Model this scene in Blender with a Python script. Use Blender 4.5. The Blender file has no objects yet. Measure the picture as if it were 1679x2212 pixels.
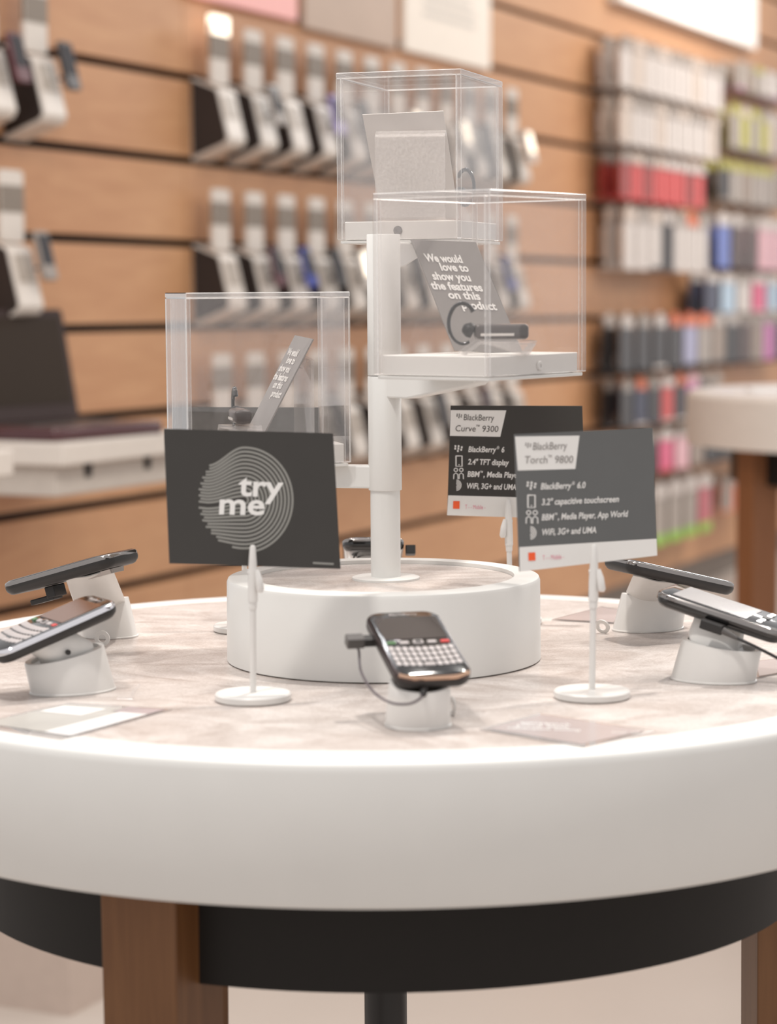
import bpy, bmesh, math, random
from mathutils import Vector, Matrix
random.seed(4)
C = bpy.context.scene.collection
SC = bpy.context.scene

# ------------------------------------------------------------------ camera, world, lights, exposure
PW, PH = 1679, 2212
F, PITCH, ROLL, CH = 5086.18, .0949, -.0071, 1.2331
cam = bpy.data.cameras.new('camera')
cam.sensor_fit = 'VERTICAL'; cam.sensor_height = 36; cam.sensor_width = 36
cam.lens = F / PH * 36
cam.clip_start = .05; cam.clip_end = 60
cam.dof.use_dof = True; cam.dof.focus_distance = 2.17; cam.dof.aperture_fstop = 4.8; cam.dof.aperture_blades = 0
camo = bpy.data.objects.new('camera', cam); C.objects.link(camo)
camo.matrix_world = Matrix.Translation((0, 0, CH)) @ Matrix.Rotation(math.pi / 2 - PITCH, 4, 'X') @ Matrix.Rotation(ROLL, 4, 'Z')
SC.camera = camo
SC.view_settings.view_transform = 'Standard'; SC.view_settings.look = 'None'
SC.view_settings.exposure = 0.0; SC.view_settings.gamma = 1; SC.view_settings.use_curve_mapping = False
wd = bpy.data.worlds.new('world'); SC.world = wd; wd.use_nodes = True
bgn = wd.node_tree.nodes['Background']; bgn.inputs[0].default_value = (1.0, .978, .975, 1); bgn.inputs[1].default_value = .80

SC.cycles.transparent_max_bounces = 48

def area(name, loc, tgt, size, power, col=(1, .95, .89), sy=None):
    l = bpy.data.lights.new(name, 'AREA'); l.energy = power; l.color = col
    l.shape = 'RECTANGLE'; l.size = size; l.size_y = sy or size
    o = bpy.data.objects.new(name, l); C.objects.link(o); o.location = loc
    o.rotation_euler = (Vector(tgt) - Vector(loc)).to_track_quat('-Z', 'Y').to_euler()
    return o
area('ceiling_or_fill_spot', (.25, 2.45, 3.1), (0, 2.0, .9), .11, 30)
area('ceiling_or_fill_spot', (-.55, 1.15, 3.1), (0, 2.1, 1.1), .16, 26, (1, .97, .93))  # fill added to brighten the pole and the front of the stand
area('ceiling_or_fill_spot', (-.9, 2.2, 3.1), (0, 2.0, .9), .14, 10)
area('ceiling_or_fill_spot', (1.0, 3.1, 3.1), (.1, 2.1, .9), .14, 16)
area('ceiling_panel', (1.6, 4.2, 3.2), (-.5, 5.8, 1.5), .7, 12, (1, .94, .86))
area('ceiling_or_fill_spot', (3.3, 6.2, 3.1), (2.1, 8.8, 1.5), .5, 30, (1, .94, .87))  # fill added to brighten the far right wall and its packs
area('ceiling_panel', (2.3, 8.9, 3.1), (1.9, 8.6, 0), .75, 60, (1, .97, .94))
area('ceiling_tube', (-.55, 3.6, 3.1), (-.2, 3.7, 0), .10, 10, (.97, .97, 1), 1.3)

# ------------------------------------------------------------------ pixel helpers (turn what was measured in the photo into points in the room)
def ray(x, y):
    U = x - PW / 2; V = y - PH / 2; cr, sr = math.cos(ROLL), math.sin(ROLL)
    u = cr * U + sr * V; v = -sr * U + cr * V
    xc = u / F; zc = -v / F; c, s = math.cos(PITCH), math.sin(PITCH)
    return Vector((xc, c + s * zc, -s + c * zc))
EYE = Vector((0, 0, CH))
def at(x, y, Y): r = ray(x, y); return EYE + r * (Y / r.y)
def onz(x, y, z): r = ray(x, y); return EYE + r * ((z - CH) / r.z)
def onp(x, y, p, n): r = ray(x, y); return EYE + r * ((p - EYE).dot(n) / r.dot(n))

# ------------------------------------------------------------------ materials
def lin(c): c /= 255; return c / 12.92 if c <= .04045 else ((c + .055) / 1.055) ** 2.4
MATS = {}
def mat(name, rgb, rough=.5, metal=0, noise=.03, scale=40, spec=.5, emit=0, stretch=(1, 1, 1), coat=0):
    if name in MATS: return MATS[name]
    m = bpy.data.materials.new(name); m.use_nodes = True; t = m.node_tree; b = t.nodes['Principled BSDF']
    col = tuple(lin(v) for v in rgb)
    tc = t.nodes.new('ShaderNodeTexCoord'); mp = t.nodes.new('ShaderNodeMapping'); mp.inputs['Scale'].default_value = stretch
    nz = t.nodes.new('ShaderNodeTexNoise'); nz.inputs['Scale'].default_value = scale; nz.inputs['Detail'].default_value = 4
    rp = t.nodes.new('ShaderNodeValToRGB')
    rp.color_ramp.elements[0].position = .3; rp.color_ramp.elements[1].position = .7
    rp.color_ramp.elements[0].color = (*[v * (1 - noise) for v in col], 1)
    rp.color_ramp.elements[1].color = (*[min(1, v * (1 + noise)) for v in col], 1)
    t.links.new(tc.outputs['Object'], mp.inputs[0]); t.links.new(mp.outputs[0], nz.inputs['Vector'])
    t.links.new(nz.outputs['Fac'], rp.inputs[0]); t.links.new(rp.outputs[0], b.inputs['Base Color'])
    b.inputs['Roughness'].default_value = rough; b.inputs['Metallic'].default_value = metal
    b.inputs['Specular IOR Level'].default_value = spec; b.inputs['Coat Weight'].default_value = coat
    if emit:
        t.links.new(rp.outputs[0], b.inputs['Emission Color']); b.inputs['Emission Strength'].default_value = emit
    MATS[name] = m; return m

def wood(name, c0, c1, stretch, rough=.45, scale=3.0):
    m = bpy.data.materials.new(name); m.use_nodes = True; t = m.node_tree; b = t.nodes['Principled BSDF']
    tc = t.nodes.new('ShaderNodeTexCoord'); mp = t.nodes.new('ShaderNodeMapping'); mp.inputs['Scale'].default_value = stretch
    nz = t.nodes.new('ShaderNodeTexNoise'); nz.inputs['Scale'].default_value = scale; nz.inputs['Detail'].default_value = 8; nz.inputs['Distortion'].default_value = 1.2
    n2 = t.nodes.new('ShaderNodeTexNoise'); n2.inputs['Scale'].default_value = 1.1; n2.inputs['Detail'].default_value = 2
    ad = t.nodes.new('ShaderNodeMath'); ad.operation = 'ADD'
    mu = t.nodes.new('ShaderNodeMath'); mu.operation = 'MULTIPLY'; mu.inputs[1].default_value = .5
    rp = t.nodes.new('ShaderNodeValToRGB'); rp.color_ramp.elements[0].position = .3; rp.color_ramp.elements[1].position = .7
    rp.color_ramp.elements[0].color = (*[lin(v) for v in c0], 1); rp.color_ramp.elements[1].color = (*[lin(v) for v in c1], 1)
    L = t.links.new
    L(tc.outputs['Object'], mp.inputs[0]); L(mp.outputs[0], nz.inputs['Vector']); L(tc.outputs['Object'], n2.inputs['Vector'])
    L(nz.outputs['Fac'], ad.inputs[0]); L(n2.outputs['Fac'], ad.inputs[1]); L(ad.outputs[0], mu.inputs[0]); L(mu.outputs[0], rp.inputs[0])
    L(rp.outputs[0], b.inputs['Base Color']); b.inputs['Roughness'].default_value = rough
    MATS[name] = m; return m

def laminate():
    m = bpy.data.materials.new('stone_laminate'); m.use_nodes = True; t = m.node_tree; b = t.nodes['Principled BSDF']; L = t.links.new
    tc = t.nodes.new('ShaderNodeTexCoord')
    mp = t.nodes.new('ShaderNodeMapping'); mp.inputs['Scale'].default_value = (1, 1.6, 1); mp.inputs['Rotation'].default_value = (0, 0, .4)
    a = t.nodes.new('ShaderNodeTexNoise'); a.inputs['Scale'].default_value = 7; a.inputs['Detail'].default_value = 9; a.inputs['Distortion'].default_value = 2.5; a.inputs['Roughness'].default_value = .65
    f = t.nodes.new('ShaderNodeTexNoise'); f.inputs['Scale'].default_value = 160; f.inputs['Detail'].default_value = 5; f.inputs['Distortion'].default_value = 3
    r1 = t.nodes.new('ShaderNodeValToRGB'); r1.color_ramp.elements[0].position = .35; r1.color_ramp.elements[1].position = .62
    r1.color_ramp.elements[0].color = (lin(186), lin(174), lin(167), 1); r1.color_ramp.elements[1].color = (lin(219), lin(211), lin(206), 1)
    r2 = t.nodes.new('ShaderNodeValToRGB'); r2.color_ramp.elements[0].position = .33; r2.color_ramp.elements[1].position = .66
    r2.color_ramp.elements[0].color = (.72, .69, .67, 1); r2.color_ramp.elements[1].color = (1, 1, 1, 1)
    mx = t.nodes.new('ShaderNodeMixRGB'); mx.blend_type = 'MULTIPLY'; mx.inputs[0].default_value = 1
    L(tc.outputs['Object'], mp.inputs[0]); L(mp.outputs[0], a.inputs['Vector']); L(mp.outputs[0], f.inputs['Vector'])
    L(a.outputs['Fac'], r1.inputs[0]); L(f.outputs['Fac'], r2.inputs[0]); L(r1.outputs[0], mx.inputs[1]); L(r2.outputs[0], mx.inputs[2])
    L(mx.outputs[0], b.inputs['Base Color']); b.inputs['Roughness'].default_value = .38
    MATS['stone_laminate'] = m; return m

def acrylic(name, haze=.05, tint=(.985, .975, .97), hazecol=(.9, .88, .86), refl=1.0):
    m = bpy.data.materials.new(name); m.use_nodes = True; t = m.node_tree; L = t.links.new
    for n in list(t.nodes): t.nodes.remove(n)
    out = t.nodes.new('ShaderNodeOutputMaterial'); ge = t.nodes.new('ShaderNodeNewGeometry')
    dt = t.nodes.new('ShaderNodeVectorMath'); dt.operation = 'DOT_PRODUCT'
    ab = t.nodes.new('ShaderNodeMath'); ab.operation = 'ABSOLUTE'
    om = t.nodes.new('ShaderNodeMath'); om.operation = 'SUBTRACT'; om.inputs[0].default_value = 1
    pw = t.nodes.new('ShaderNodeMath'); pw.operation = 'POWER'; pw.inputs[1].default_value = 5
    ml = t.nodes.new('ShaderNodeMath'); ml.operation = 'MULTIPLY_ADD'; ml.inputs[1].default_value = .8 * refl; ml.inputs[2].default_value = .04 * refl
    tr = t.nodes.new('ShaderNodeBsdfTransparent'); tr.inputs[0].default_value = (*tint, 1)
    df = t.nodes.new('ShaderNodeBsdfDiffuse'); df.inputs[0].default_value = (*hazecol, 1)
    gl = t.nodes.new('ShaderNodeBsdfGlossy'); gl.inputs['Roughness'].default_value = .015
    nz = t.nodes.new('ShaderNodeTexNoise'); nz.inputs['Scale'].default_value = 30
    hz = t.nodes.new('ShaderNodeMath'); hz.operation = 'MULTIPLY'; hz.inputs[1].default_value = haze * 2
    m1 = t.nodes.new('ShaderNodeMixShader'); m2 = t.nodes.new('ShaderNodeMixShader')
    L(ge.outputs['Incoming'], dt.inputs[0]); L(ge.outputs['Normal'], dt.inputs[1]); L(dt.outputs['Value'], ab.inputs[0])
    L(ab.outputs[0], om.inputs[1]); L(om.outputs[0], pw.inputs[0]); L(pw.outputs[0], ml.inputs[0])
    L(nz.outputs['Fac'], hz.inputs[0]); L(hz.outputs[0], m1.inputs[0]); L(tr.outputs[0], m1.inputs[1]); L(df.outputs[0], m1.inputs[2])
    L(ml.outputs[0], m2.inputs[0]); L(m1.outputs[0], m2.inputs[1]); L(gl.outputs[0], m2.inputs[2]); L(m2.outputs[0], out.inputs[0])
    MATS[name] = m; return m

WHITE = mat('white_lacquer', (224, 222, 218), .35, noise=.012, scale=20)
WHITEP = mat('white_plastic', (219, 216, 212), .3, noise=.015, scale=60)
WALLW = mat('warm_white_plastic', (212, 202, 192), .35, noise=.02, scale=30)
UNITG = mat('unit_grey_panel', (170, 158, 146), .4, noise=.03)
LABELG = mat('grey_price_label', (128, 116, 104), .5, noise=.05, scale=90)
UNITB = mat('unit_black_side', (40, 31, 28), .6, noise=.06, scale=12)
BLACK = mat('gloss_black', (20, 18, 18), .12, noise=.05, coat=.5)
BLACKM = mat('soft_black', (34, 31, 30), .45, noise=.05)
CHROME = mat('dark_chrome', (150, 145, 142), .12, 1, noise=.03)
SCREEN = mat('phone_screen_glass', (62, 56, 55), .05, noise=.05, coat=.6)
KEYM = mat('silver_keys', (176, 168, 166), .3, noise=.04)
SKIRT = mat('skirt_black', (25, 21, 18), .55, noise=.05, spec=.3)
PRINTG = mat('print_charcoal', (60, 57, 54), .45, noise=.02, spec=.3)
PRINTG2 = mat('print_charcoal_sheen', (92, 92, 91), .3, noise=.02)  # charcoal print with its gloss sheen put into a lighter base colour
PRINTW = mat('print_white', (225, 222, 218), .5, noise=.01)
PRINTL = mat('print_light_grey', (136, 134, 128), .5, noise=.02)
INKD = mat('ink_dark', (74, 68, 64), .5)
INKM = mat('ink_mid', (138, 132, 128), .5)
ORANGE = mat('ink_orange', (238, 92, 40), .5)
PINKI = mat('ink_pink', (226, 150, 165), .5)
CARDG = mat('card_warm_grey', (136, 131, 128), .35, noise=.03)
CARDW = mat('card_back', (206, 201, 197), .5, noise=.02)
FLOORM = mat('floor_tile', (184, 172, 162), .35, noise=.03, scale=2)
GAP = mat('slot_black', (14, 11, 9), .7)
ACR = acrylic('clear_acrylic', .022)
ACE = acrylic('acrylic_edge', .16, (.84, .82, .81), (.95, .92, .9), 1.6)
ACB = acrylic('acrylic_painted_glint', .40, (.95, .93, .92), (1, .98, .96), 2.5)  # pale haze and boosted reflection paint glints along the bevels
ACT = acrylic('acrylic_riser', .16)
LAMF = acrylic('laminate_film', .25, (.93, .91, .9), (.85, .82, .82), 1.2)
LAM = laminate()
SLAT = wood('beech_slat', (180, 129, 91), (201, 153, 112), (.5, 14, 14) if 0 else (1.2, 1.2, 9))
OAK = wood('oak_leg', (96, 59, 28), (132, 90, 53), (14, 14, 1.2), scale=4)

# ------------------------------------------------------------------ mesh builder
class MB:
    def __init__(s): s.v = []; s.f = []; s.m = []
    def add(s, vs, fs, M=None, mi=0):
        o = len(s.v)
        for p in vs:
            p = Vector(p); s.v.append(M @ p if M is not None else p)
        for f in fs: s.f.append(tuple(i + o for i in f)); s.m.append(mi)
        return s
    def box(s, c, d, M=None, mi=0, mis=None):
        x, y, z = c; a, b, e = d[0] / 2, d[1] / 2, d[2] / 2
        vs = [(x + i * a, y + j * b, z + k * e) for k in (-1, 1) for j in (-1, 1) for i in (-1, 1)]
        fs = [(0, 2, 3, 1), (4, 5, 7, 6), (0, 1, 5, 4), (2, 6, 7, 3), (0, 4, 6, 2), (1, 3, 7, 5)]
        for k, f in enumerate(fs): s.add([], [], None)
        o = len(s.v); s.add(vs, [], M)
        for k, f in enumerate(fs):
            s.f.append(tuple(i + o for i in f)); s.m.append(mis[k // 2] if mis else mi)
        return s
    def rings(s, rs, M=None, mi=0, cap=(True, True), closed=True):
        n = len(rs[0]); vs = [p for r in rs for p in r]; fs = []
        for i in range(len(rs) - 1):
            for j in range(n if closed else n - 1):
                k = (j + 1) % n
                fs.append((i * n + j, i * n + k, (i + 1) * n + k, (i + 1) * n + j))
        if cap[0]: fs.append(tuple(reversed(range(n))))
        if cap[1]: fs.append(tuple((len(rs) - 1) * n + j for j in range(n)))
        return s.add(vs, fs, M, mi)
    def lathe(s, prof, M=None, mi=0, n=64, cap=(True, True), sx=1, sy=1):
        return s.rings([[(r * sx * math.cos(2 * math.pi * k / n), r * sy * math.sin(2 * math.pi * k / n), z) for k in range(n)] for r, z in prof], M, mi, cap)
    def tube(s, pts, r, n=10, mi=0, M=None):
        pts = [Vector(p) for p in pts]; rs = []; up = None
        for i, p in enumerate(pts):
            d = (pts[min(i + 1, len(pts) - 1)] - pts[max(i - 1, 0)]).normalized()
            if up is None: up = Vector((0, 0, 1)) if abs(d.z) < .9 else Vector((1, 0, 0))
            a = d.cross(up).normalized(); b = a.cross(d).normalized(); up = b
            rr = r[i] if isinstance(r, (list, tuple)) else r
            rs.append([p + a * rr * math.cos(2 * math.pi * k / n) + b * rr * math.sin(2 * math.pi * k / n) for k in range(n)])
        return s.rings(rs, M, mi)
    def prism(s, poly, d0, d1, M=None, mi=0):   # polygon in local XY... extruded along Z
        return s.rings([[(x, y, d0) for x, y in poly], [(x, y, d1) for x, y in poly]], M, mi)
    def slab(s, w, l, prof, rad, M=None, mi=0, n=8, bulge=0):
        """rounded rectangle loft; prof = [(z, inset)]"""
        rs = []
        for z, ins in prof:
            r = []; a, b = w / 2 - ins, l / 2 - ins; q = max(rad - ins, .0002)
            for cx, cy, t0 in ((a - q, b - q, 0), (-a + q, b - q, 90), (-a + q, -b + q, 180), (a - q, -b + q, 270)):
                for k in range(n + 1):
                    t = math.radians(t0 + 90 * k / n)
                    x = cx + q * math.cos(t); y = cy + q * math.sin(t)
                    if bulge: y += math.copysign(bulge * (1 - (x / a) ** 2), y) if abs(y) > b * .8 else 0
                    r.append((x, y, z))
            rs.append(r)
        return s.rings(rs, M, mi)
    def obj(s, name, mats, parent=None, smooth=False, local=False, bevel=0, origin=None):
        me = bpy.data.meshes.new(name)
        if parent is not None and not local:
            inv = PM[parent.name].inverted(); vs = [inv @ p for p in s.v]; mw = None
        elif parent is None and not local:
            if origin is None:
                xs = [p.x for p in s.v]; ys = [p.y for p in s.v]; zs = [p.z for p in s.v]
                origin = Vector(((min(xs) + max(xs)) / 2, (min(ys) + max(ys)) / 2, min(zs)))
            origin = Vector(origin); vs = [p - origin for p in s.v]
        else: vs = s.v; origin = origin or Vector((0, 0, 0))
        me.from_pydata([tuple(p) for p in vs], [], s.f)
        ms = mats if isinstance(mats, (list, tuple)) else [mats]
        for m in ms: me.materials.append(m)
        me.polygons.foreach_set('material_index', s.m)
        bm = bmesh.new(); bm.from_mesh(me)
        bmesh.ops.recalc_face_normals(bm, faces=bm.faces); bm.to_mesh(me); bm.free()
        o = bpy.data.objects.new(name, me); C.objects.link(o)
        if smooth:
            me.polygons.foreach_set('use_smooth', [True] * len(me.polygons))
            me.set_sharp_from_angle(angle=math.radians(40))
        if parent is not None: o.parent = parent; PM[o.name] = PM[parent.name]
        else: o.location = origin; PM[o.name] = Matrix.Translation(origin)
        if parent is not None and local: pass
        if bevel:
            bmi = 2 if len(ms) > 2 else -1
            b = o.modifiers.new('bevel', 'BEVEL'); b.width = bevel; b.segments = 1 if bmi > 0 else 2; b.limit_method = 'ANGLE'; b.material = bmi
        me.update(); return o
PM = {}
def thing(name, M, label, cat, group=None):
    if isinstance(M, (tuple, list, Vector)): M = Matrix.Translation(M)
    o = bpy.data.objects.new(name, None); C.objects.link(o); o.empty_display_size = .02
    o.matrix_world = M; PM[o.name] = M.copy()
    o['label'] = label; o['category'] = cat
    if group: o['group'] = group
    return o
def tag(o, label, cat, group=None):
    o['label'] = label; o['category'] = cat
    if group: o['group'] = group
    return o
def struct(o): o['kind'] = 'structure'; return o
def dup(root, M, label):
    r = root.copy(); C.objects.link(r); r.matrix_world = M; r['label'] = label
    def rec(src, dst):
        for ch in list(src.children):
            c = ch.copy(); C.objects.link(c); c.parent = dst; c.matrix_parent_inverse = ch.matrix_parent_inverse; rec(ch, c)
    rec(root, r)
    return r
def frame(o, x, y, z):
    M = Matrix.Identity(4)
    for i, a in enumerate((x, y, z)): M[0][i], M[1][i], M[2][i] = a
    M[0][3], M[1][3], M[2][3] = o
    return M

# ------------------------------------------------------------------ printing on flat cards
_tc = {}
def _glyphs(s, bold, shear):
    cu = bpy.data.curves.new('glyphs', 'FONT'); cu.body = s; cu.size = 1; cu.offset = bold; cu.shear = shear; cu.resolution_u = 3; cu.fill_mode = 'FRONT'
    o = bpy.data.objects.new('glyphs', cu); C.objects.link(o)
    dg = bpy.context.evaluated_depsgraph_get(); me = o.evaluated_get(dg).to_mesh()
    vs = [(v.co.x, v.co.y) for v in me.vertices]; fs = [tuple(p.vertices) for p in me.polygons]
    o.evaluated_get(dg).to_mesh_clear(); bpy.data.objects.remove(o); bpy.data.curves.remove(cu)
    return vs, fs
def text2d(s, bold=0, shear=0):
    """glyph outlines as flat faces; trademark signs are set small and raised"""
    k = (s, bold, shear)
    if k in _tc: return _tc[k]
    V_, F_, x = [], [], 0; run = ''; parts = []
    for ch in s:
        if ch in '\u2122\u00ae': parts += [(run, 0), (ch, 1)]; run = ''
        else: run += ch
    parts.append((run, 0))
    for t, small in parts:
        if not t: continue
        lead = len(t) - len(t.lstrip()); x += .28 * lead; t = t.strip()
        if not t: continue
        vs, fs = _glyphs(t, bold * (.4 if small else 1), shear)
        if not vs: continue
        x0 = min(v[0] for v in vs); q = .55 if small else 1; o = len(V_); up = .38 if small else 0
        V_ += [(x + (a - x0) * q, b * q + up) for a, b in vs]; F_ += [tuple(i + o for i in f) for f in fs]
        x = max(v[0] for v in V_[o:]) + .06
    _tc[k] = (V_, F_); return _tc[k]

class Card:
    """flat printed card: three corner points fix its plane; px() drops photo points on to the plane"""
    def __init__(s, tl, tr, bl, br=None, thick=.0012):
        # each corner (x, y, Y); br = (x, y)
        s.TL = at(*tl); s.TR = at(*tr); s.BL = at(*bl)
        s.n = (s.TR - s.TL).cross(s.BL - s.TL).normalized()
        if s.n.dot(EYE - s.TL) < 0: s.n = -s.n
        s.BR = onp(br[0], br[1], s.TL, s.n) if br else s.TR + s.BL - s.TL
        s.t = thick
    def px(s, x, y, k=1): return onp(x, y, s.TL, s.n) + s.n * .00018 * k
    def uv(s, a, b, k=1):
        return s.TL * (1 - a) * (1 - b) + s.TR * a * (1 - b) + s.BL * (1 - a) * b + s.BR * a * b + s.n * .00018 * k
    def board(s):
        m = MB(); q = [s.TL, s.TR, s.BR, s.BL]
        m.rings([[p for p in q], [p - s.n * s.t for p in q]]); return m
    def poly(s, m, pts, k=1, mi=0, fn=None):
        fn = fn or s.px
        m.add([fn(x, y, k) for x, y in pts], [tuple(range(len(pts)))], mi=mi)
    def text(s, m, st, a, b, up, bold=0, shear=0, k=2, fn=None, mi=0):
        """a = start of baseline, b = end of baseline, up = vector per unit height"""
        fn = fn or s.px
        vs, fs = text2d(st, bold, shear); x0 = min(v[0] for v in vs); w = max(v[0] for v in vs) - x0
        m.add([fn(a[0] + (b[0] - a[0]) * (x - x0) / w + up[0] * y, a[1] + (b[1] - a[1]) * (x - x0) / w + up[1] * y, k) for x, y in vs], fs, mi=mi)
    def line(s, m, pts, w, k=1, mi=0, fn=None):
        fn = fn or s.px; vs = []; n = len(pts)
        for i, (x, y) in enumerate(pts):
            x0, y0 = pts[max(i - 1, 0)]; x1, y1 = pts[min(i + 1, n - 1)]
            dx, dy = x1 - x0, y1 - y0; L = math.hypot(dx, dy) or 1
            nx, ny = -dy / L * w / 2, dx / L * w / 2
            vs += [fn(x + nx, y + ny, k), fn(x - nx, y - ny, k)]
        m.add(vs, [(2 * i, 2 * i + 1, 2 * i + 3, 2 * i + 2) for i in range(n - 1)], mi=mi)
    def disc(s, m, x, y, rx, ry=None, k=1, mi=0, n=14):
        ry = ry or rx
        s.poly(m, [(x + rx * math.cos(2 * math.pi * i / n), y + ry * math.sin(2 * math.pi * i / n)) for i in range(n)], k, mi)

# ================================================================== SETTING
U = Vector((.4122744, .91102322, -.00815531)).normalized()
P0 = Vector((-.48751564, 5.73199898, .11031724 + CH))
N = Vector((U.y, -U.x, 0)).normalized()
V = (-U).cross(N).normalized()
if V.z < 0: V = -V
S = .2
def wall(s, z, n=0): return P0 + U * s + V * z + N * n      # z: 0 = third dark slot line; slots every .2 m
def onwall(x, y, n=0):
    p = onp(x, y, P0 + N * n, N); d = p - P0
    return d.dot(U), d.dot(V)
fl = MB(); fl.box((1.0, 6, -.02), (14, 18, .04)); struct(fl.obj('floor', FLOORM))
s0 = onwall(-260, 500)[0]; s1 = 7.5; sj = onwall(398, 400)[0]
zb = .15 - P0.z
bk = MB()
def wbox(m, sa, sb, za, zb_, na, nb, mi=0):
    q = lambda n: [wall(sa, za, n), wall(sb, za, n), wall(sb, zb_, n), wall(sa, zb_, n)]
    m.rings([q(na), q(nb)], mi=mi)
wbox(bk, s0, s1, zb, 1.75, -.06, -.034)
wl = struct(bk.obj('wall_left', GAP, origin=wall(s0, zb)))
z = -.2 * 5
zl = zb
while zl < 1.7:
    k = math.floor((zl + 1e-6) / S) + 1
    zt = k * S
    for a, b in ((s0, sj - .0015), (sj + .0015, s1)):
        m = MB(); wbox(m, a, b, zl + (.0105 if zl > zb else 0), zt - .0105, -.034, 0)
        m.obj('slat_board', SLAT, wl)
    zl = zt
pl = MB(); wbox(pl, s0, s1, -P0.z - .01, zb, -.06, -.03); struct(pl.obj('baseboard_left', mat('grey_plinth', (120, 108, 98), .5)))
up = MB(); wbox(up, s0, s1, 1.7, 2.2, -.06, -.01); struct(up.obj('trim_1', mat('warm_wall_paint', (214, 180, 150), .6)))

# ================================================================== MAIN TABLE
TX, TY, TZ, TR_ = -.0058, 2.1097, .9, .47
tb = thing('round_display_table', (TX, TY, 0), 'large round white display table with stone-look top and black skirt, in front', 'table')
T0 = Matrix.Translation((TX, TY, 0))
m = MB(); R = TR_
m.lathe([(R - .04, TZ - .004), (R - .037, TZ), (R - .008, TZ), (R - .003, TZ - .0015), (R - .0008, TZ - .004), (R, TZ - .009), (R, TZ - .104), (R - .003, TZ - .1077), (R - .02, TZ - .1077), (R - .02, TZ - .02), (R - .04, TZ - .02)], T0, n=160, cap=(False, False))
m.lathe([(.001, TZ - .1), (R - .02, TZ - .1)], T0, n=96, cap=(False, False))
m.obj('table_rim', WHITE, tb, smooth=True)
m = MB(); m.lathe([(R - .036, TZ - .03), (R - .036, TZ - .0008), (R - .0375, TZ - .0003)], T0, n=128); m.obj('table_top', LAM, tb)
m = MB(); rs = .3745; m.lathe([(rs, TZ - .108), (rs, TZ - .197), (rs - .02, TZ - .197), (rs - .02, TZ - .108)], T0, n=128); m.obj('skirt', SKIRT, tb, smooth=True)
for az in (242.6, 4.5, 124.5):
    a = math.radians(az); cx, cy = TX + .372 * math.cos(a), TY + .372 * math.sin(a)
    M = Matrix.Translation((cx, cy, 0)) @ Matrix.Rotation(a, 4, 'Z')
    m = MB(); h, g = .034, .031
    m.rings([[(-g, -g, 0), (g, -g, 0), (g, g, 0), (-g, g, 0)], [(-h, -h, TZ - .109), (h, -h, TZ - .109), (h, h, TZ - .109), (-h, h, TZ - .109)]], M)
    m.obj('leg', OAK, tb, bevel=.0015)
m = MB(); m.lathe([(.0195, .02), (.0195, TZ - .11)], T0, n=40); m.lathe([(.13, 0), (.13, .01), (.11, .02)], T0, n=48); m.obj('centre_column', BLACKM, tb, smooth=True)

# drum plinth
RD, HD = .1412, .0752
DX, DY = TX + .0008, TY
dr = thing('round_plinth', (DX, DY, TZ), 'white round plinth with recessed stone-look top at the table centre', 'plinth')
TD = Matrix.Translation((DX, DY, TZ))
m = MB(); m.lathe([(.118, HD - .004), (.118, HD), (RD - .004, HD), (RD - .0012, HD - .001), (RD, HD - .004), (RD + .0006, .001), (RD - .002, 0), (.118, 0)], TD, n=128, cap=(False, False)); m.obj('plinth_wall', WHITE, dr, smooth=True)
m = MB(); m.lathe([(.1178, HD - .03), (.1178, HD - .0035)], TD, n=96); m.obj('plinth_top', LAM, dr)

# ================================================================== TREE STAND WITH THREE TRAYS
PX, PY = TX + .0030, TY; zd = TZ + HD - .0035
st = thing('display_stand', (PX, PY, zd), 'white tree stand with a round pole and three arms, rising from the plinth', 'display stand')
TS = Matrix.Translation((PX, PY, 0))
zseam = at(836, 1058, PY).z; ztop = at(836, 506, PY).z
m = MB(); m.lathe([(.0305, zd), (.0305, zd + .0018), (.0285, zd + .0025), (.0145, zd + .0025)], TS); m.obj('base_flange', WHITE, st, smooth=True)
m = MB(); m.lathe([(.0134, zd + .002), (.0134, zseam + .01)], TS); m.obj('pole', WHITE, st, smooth=True)
z2 = at(836, 812, PY).z
for a, b in ((zseam, z2), (z2 + .0006, ztop)):
    m = MB(); m.lathe([(.0136, a), (.0148, a), (.0150, a + .0005), (.0150, b - .0006), (.0146, b), (.0005, b)], TS); m.obj('sleeve', WHITE, st, smooth=True)

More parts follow.
